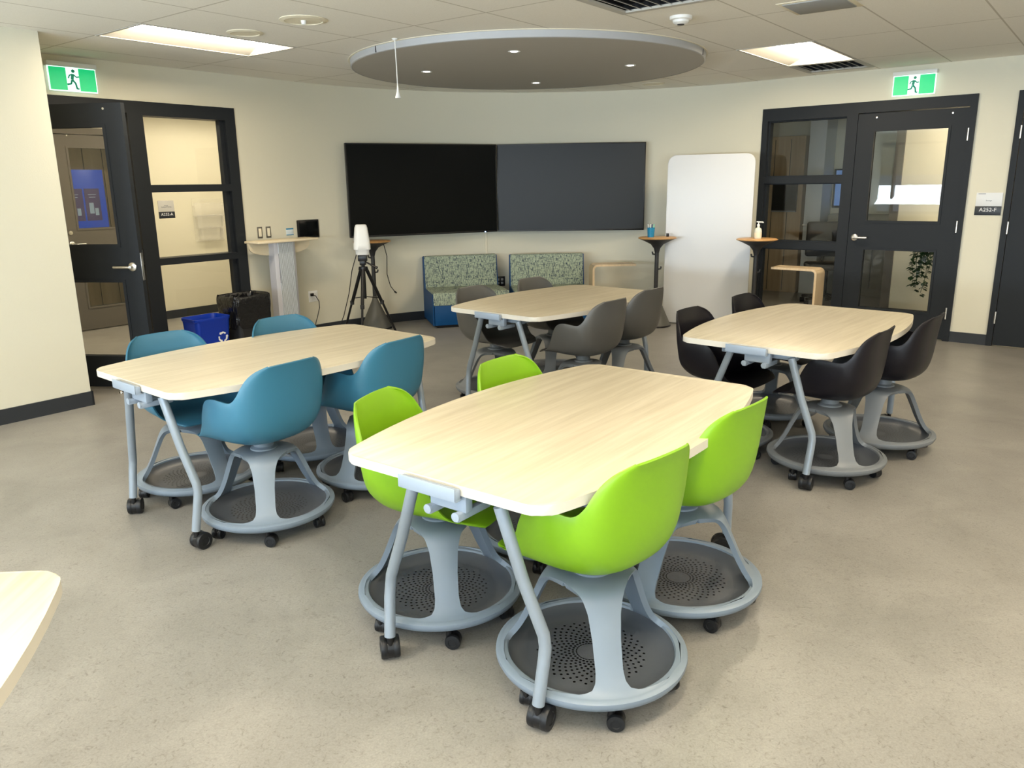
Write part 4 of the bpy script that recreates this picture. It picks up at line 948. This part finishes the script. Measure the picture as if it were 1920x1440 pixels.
def base_obj(parent, m):
    b = B()
    dense = []
    for i in range(57): dense.append(cat_interp(PROF, i / 56))
    for k in range(3):
        th = pi / 2 + k * 2 * pi / 3 + pi; rows = []; inner = []
        for r, z in dense:
            r = max(r, 0.004); w_ = min(pi / 3, leg_halfwidth(r) / r); row = []
            for j in range(15):
                u = -1 + 2 * j / 14; a_ = th + u * w_
                row.append(Vector((r * math.cos(a_), r * math.sin(a_), z)))
            rows.append(row)
        # thickness: offset rows inwards/down
        for i, row in enumerate(rows):
            r, z = dense[i]; r2, z2 = dense[min(i + 1, 56)]; r1_, z1_ = dense[max(i - 1, 0)]
            d_ = Vector((r2 - r1_, z2 - z1_)); d_.normalize(); nrm = Vector((d_.y, -d_.x)); tt = 0.020
            rr_ = max(r + nrm.x * tt, 0.003); zz_ = z + nrm.y * tt
            w_ = min(pi / 3, leg_halfwidth(max(r, 0.004)) / max(r, 0.004)) * (0.93 if leg_halfwidth(max(r, .004)) < 1 else 1)
            inner.append([Vector((rr_ * math.cos(th + (-1 + 2 * j / 14) * w_), rr_ * math.sin(th + (-1 + 2 * j / 14) * w_), zz_)) for j in range(15)])
        b.rings([a_ + list(reversed(c)) for a_, c in zip(rows, inner)], cap=True)
        # rib under each leg
    # ring rim
    b.lathe([(0.262, 0.102), (0.266, 0.110), (0.276, 0.1125), (0.292, 0.111), (0.302, 0.104), (0.303, 0.094), (0.296, 0.080), (0.280, 0.070), (0.262, 0.068), (0.256, 0.078), (0.258, 0.092), (0.262, 0.102)], seg=72)
    b.lathe([(0.0, 0.0655), (0.20, 0.0655), (0.262, 0.069)], seg=72, k=1)  # black pan added under the open tray so its holes look shaded
    return b.obj('tripod_base', [m, black_m], parent, smooth=45)
def make_chair(label, seat_mat, base_mat, group):
    t = thing('rolling_chair', label, 'chair', group=group)
    rows = smooth_rows(shell_mesh(), 2)
    b = B(); b.grid(rows); so = b.obj('seat_shell', seat_mat, t, smooth=80)
    md = so.modifiers.new('thickness', 'SOLIDIFY'); md.thickness = 0.008; md.offset = 0
    md = so.modifiers.new('round', 'BEVEL'); md.width = 0.0035; md.segments = 2; md.limit_method = 'ANGLE'; md.angle_limit = math.radians(50)
    b = B(); b.lathe([(0, 0.366), (0.062, 0.366), (0.060, 0.378), (0.046, 0.386), (0.044, 0.418), (0.07, 0.425), (0, 0.426)], seg=28)
    b.obj('swivel_post', base_mat, t)
    base_obj(t, base_mat)
    b = B(); b.lathe([(0.0, 0.080), (0.20, 0.080), (0.245, 0.086), (0.262, 0.104)], seg=64)
    b.obj('storage_tray', tray_m, t, smooth=50)
    for k in range(6):
        a_ = pi / 6 + k * pi / 3; c_ = (0.262 * math.cos(a_), 0.262 * math.sin(a_), 0)
        make_caster('caster', t, c_, r=0.027, w=0.016, gap=0.008, ang=a_ + (0.5, -0.8, 1.4, 2.2, -0.3, 0.9)[k], stem=0.072, trail=0.014)
    return t
POS = [(0.32, -0.345), (0.325, 0.27), (-0.33, -0.335), (-0.33, 0.30)]   # table frame: near-right, far-right, near-left, far-left
words_ = ['nearest the camera on the right side', 'at the far right corner', 'at the near left corner', 'at the far left corner']
def base_turn(sx): return pi / 2 if sx > 0 else -pi / 2
CH = {'green': (green_s, base_pl, ['lime green chair nearest the camera, at the right front of the nearest table', 'lime green chair behind the front one on the right side of the nearest table', 'lime green chair at the left front of the nearest table', 'lime green chair at the far left of the nearest table, only its back showing']),
      'blue': (blue_s, base_pl, ['teal blue chair at the front of the left table, its whole back showing', 'teal blue chair on the right side of the left table, beside the green chair', 'teal blue chair at the near left corner of the left table', 'teal blue chair at the far side of the left table, below the console']),
      'grey': (grey_s, base_dk, ['dark grey chair at the front right side of the farthest table', 'dark grey chair at the far right corner of the farthest table', 'grey chair at the near left corner of the farthest table', 'grey chair at the far left side of the farthest table, before the right bench']),
      'black': (black_s, base_dk, ['black chair at the front right side of the right table', 'black chair at the far right corner of the right table, by the dark door', 'black chair at the near left corner of the right table', 'black chair at the far left side of the right table, before the whiteboard'])}
YAW = {('green', 0): -0.15, ('green', 1): -0.1, ('green', 2): 0.30, ('green', 3): 0.0, ('blue', 0): 0.08, ('blue', 1): 0.1, ('blue', 2): 0.0, ('blue', 3): 0.0}
WPOS = {('green', 0): (0.26, 2.22), ('green', 1): (0.645, 2.70), ('green', 2): (-0.25, 2.643), ('blue', 3): (-1.135, 4.36), ('black', 3): (1.745, 4.985), ('grey', 3): (0.39, 6.13), ('grey', 0): (0.53, 5.17), ('grey', 1): (0.88, 5.70), ('blue', 0): (-1.119, 3.441), ('blue', 1): (-0.698, 3.924), ('blue', 2): (-1.617, 3.878),
        ('black', 0): (1.726, 4.011), ('black', 1): (2.195, 4.405)}
LEGDIR = {('green', 0): -83, ('green', 1): -12, ('green', 2): -80, ('green', 3): 20, ('blue', 0): -76, ('blue', 1): -115, ('blue', 2): 201, ('blue', 3): 60, ('black', 0): -88, ('black', 1): -8, ('black', 2): -60, ('black', 3): -50,
          ('grey', 0): -70, ('grey', 1): 10, ('grey', 2): 200, ('grey', 3): -100}
for n, (sm, bm_, labs) in CH.items():
    proto = None
    for i, (x, y) in enumerate(POS):
        P = tabM(n) @ Vector((x, y, 0))
        if (n, i) in WPOS: P = Vector((*WPOS[(n, i)], 0))
        hd = -TABLES[n][2] + base_turn(x) + YAW.get((n, i), 0.0)
        if proto is None: proto = make_chair(labs[0], sm, bm_, n + ' chairs around one table'); o = proto
        else: o = copy_tree(proto); o['label'] = labs[i]
        o.matrix_world = Matrix.Translation(P) @ Matrix.Rotation(hd, 4, 'Z')
        # the base swivels under the seat
        dl = Matrix.Rotation(math.radians(LEGDIR[(n, i)] + 90) - hd, 4, 'Z')
        for ch in o.children:
            if ch.name.split('.')[0] in ('tripod_base', 'storage_tray', 'caster'): ch.matrix_local = dl
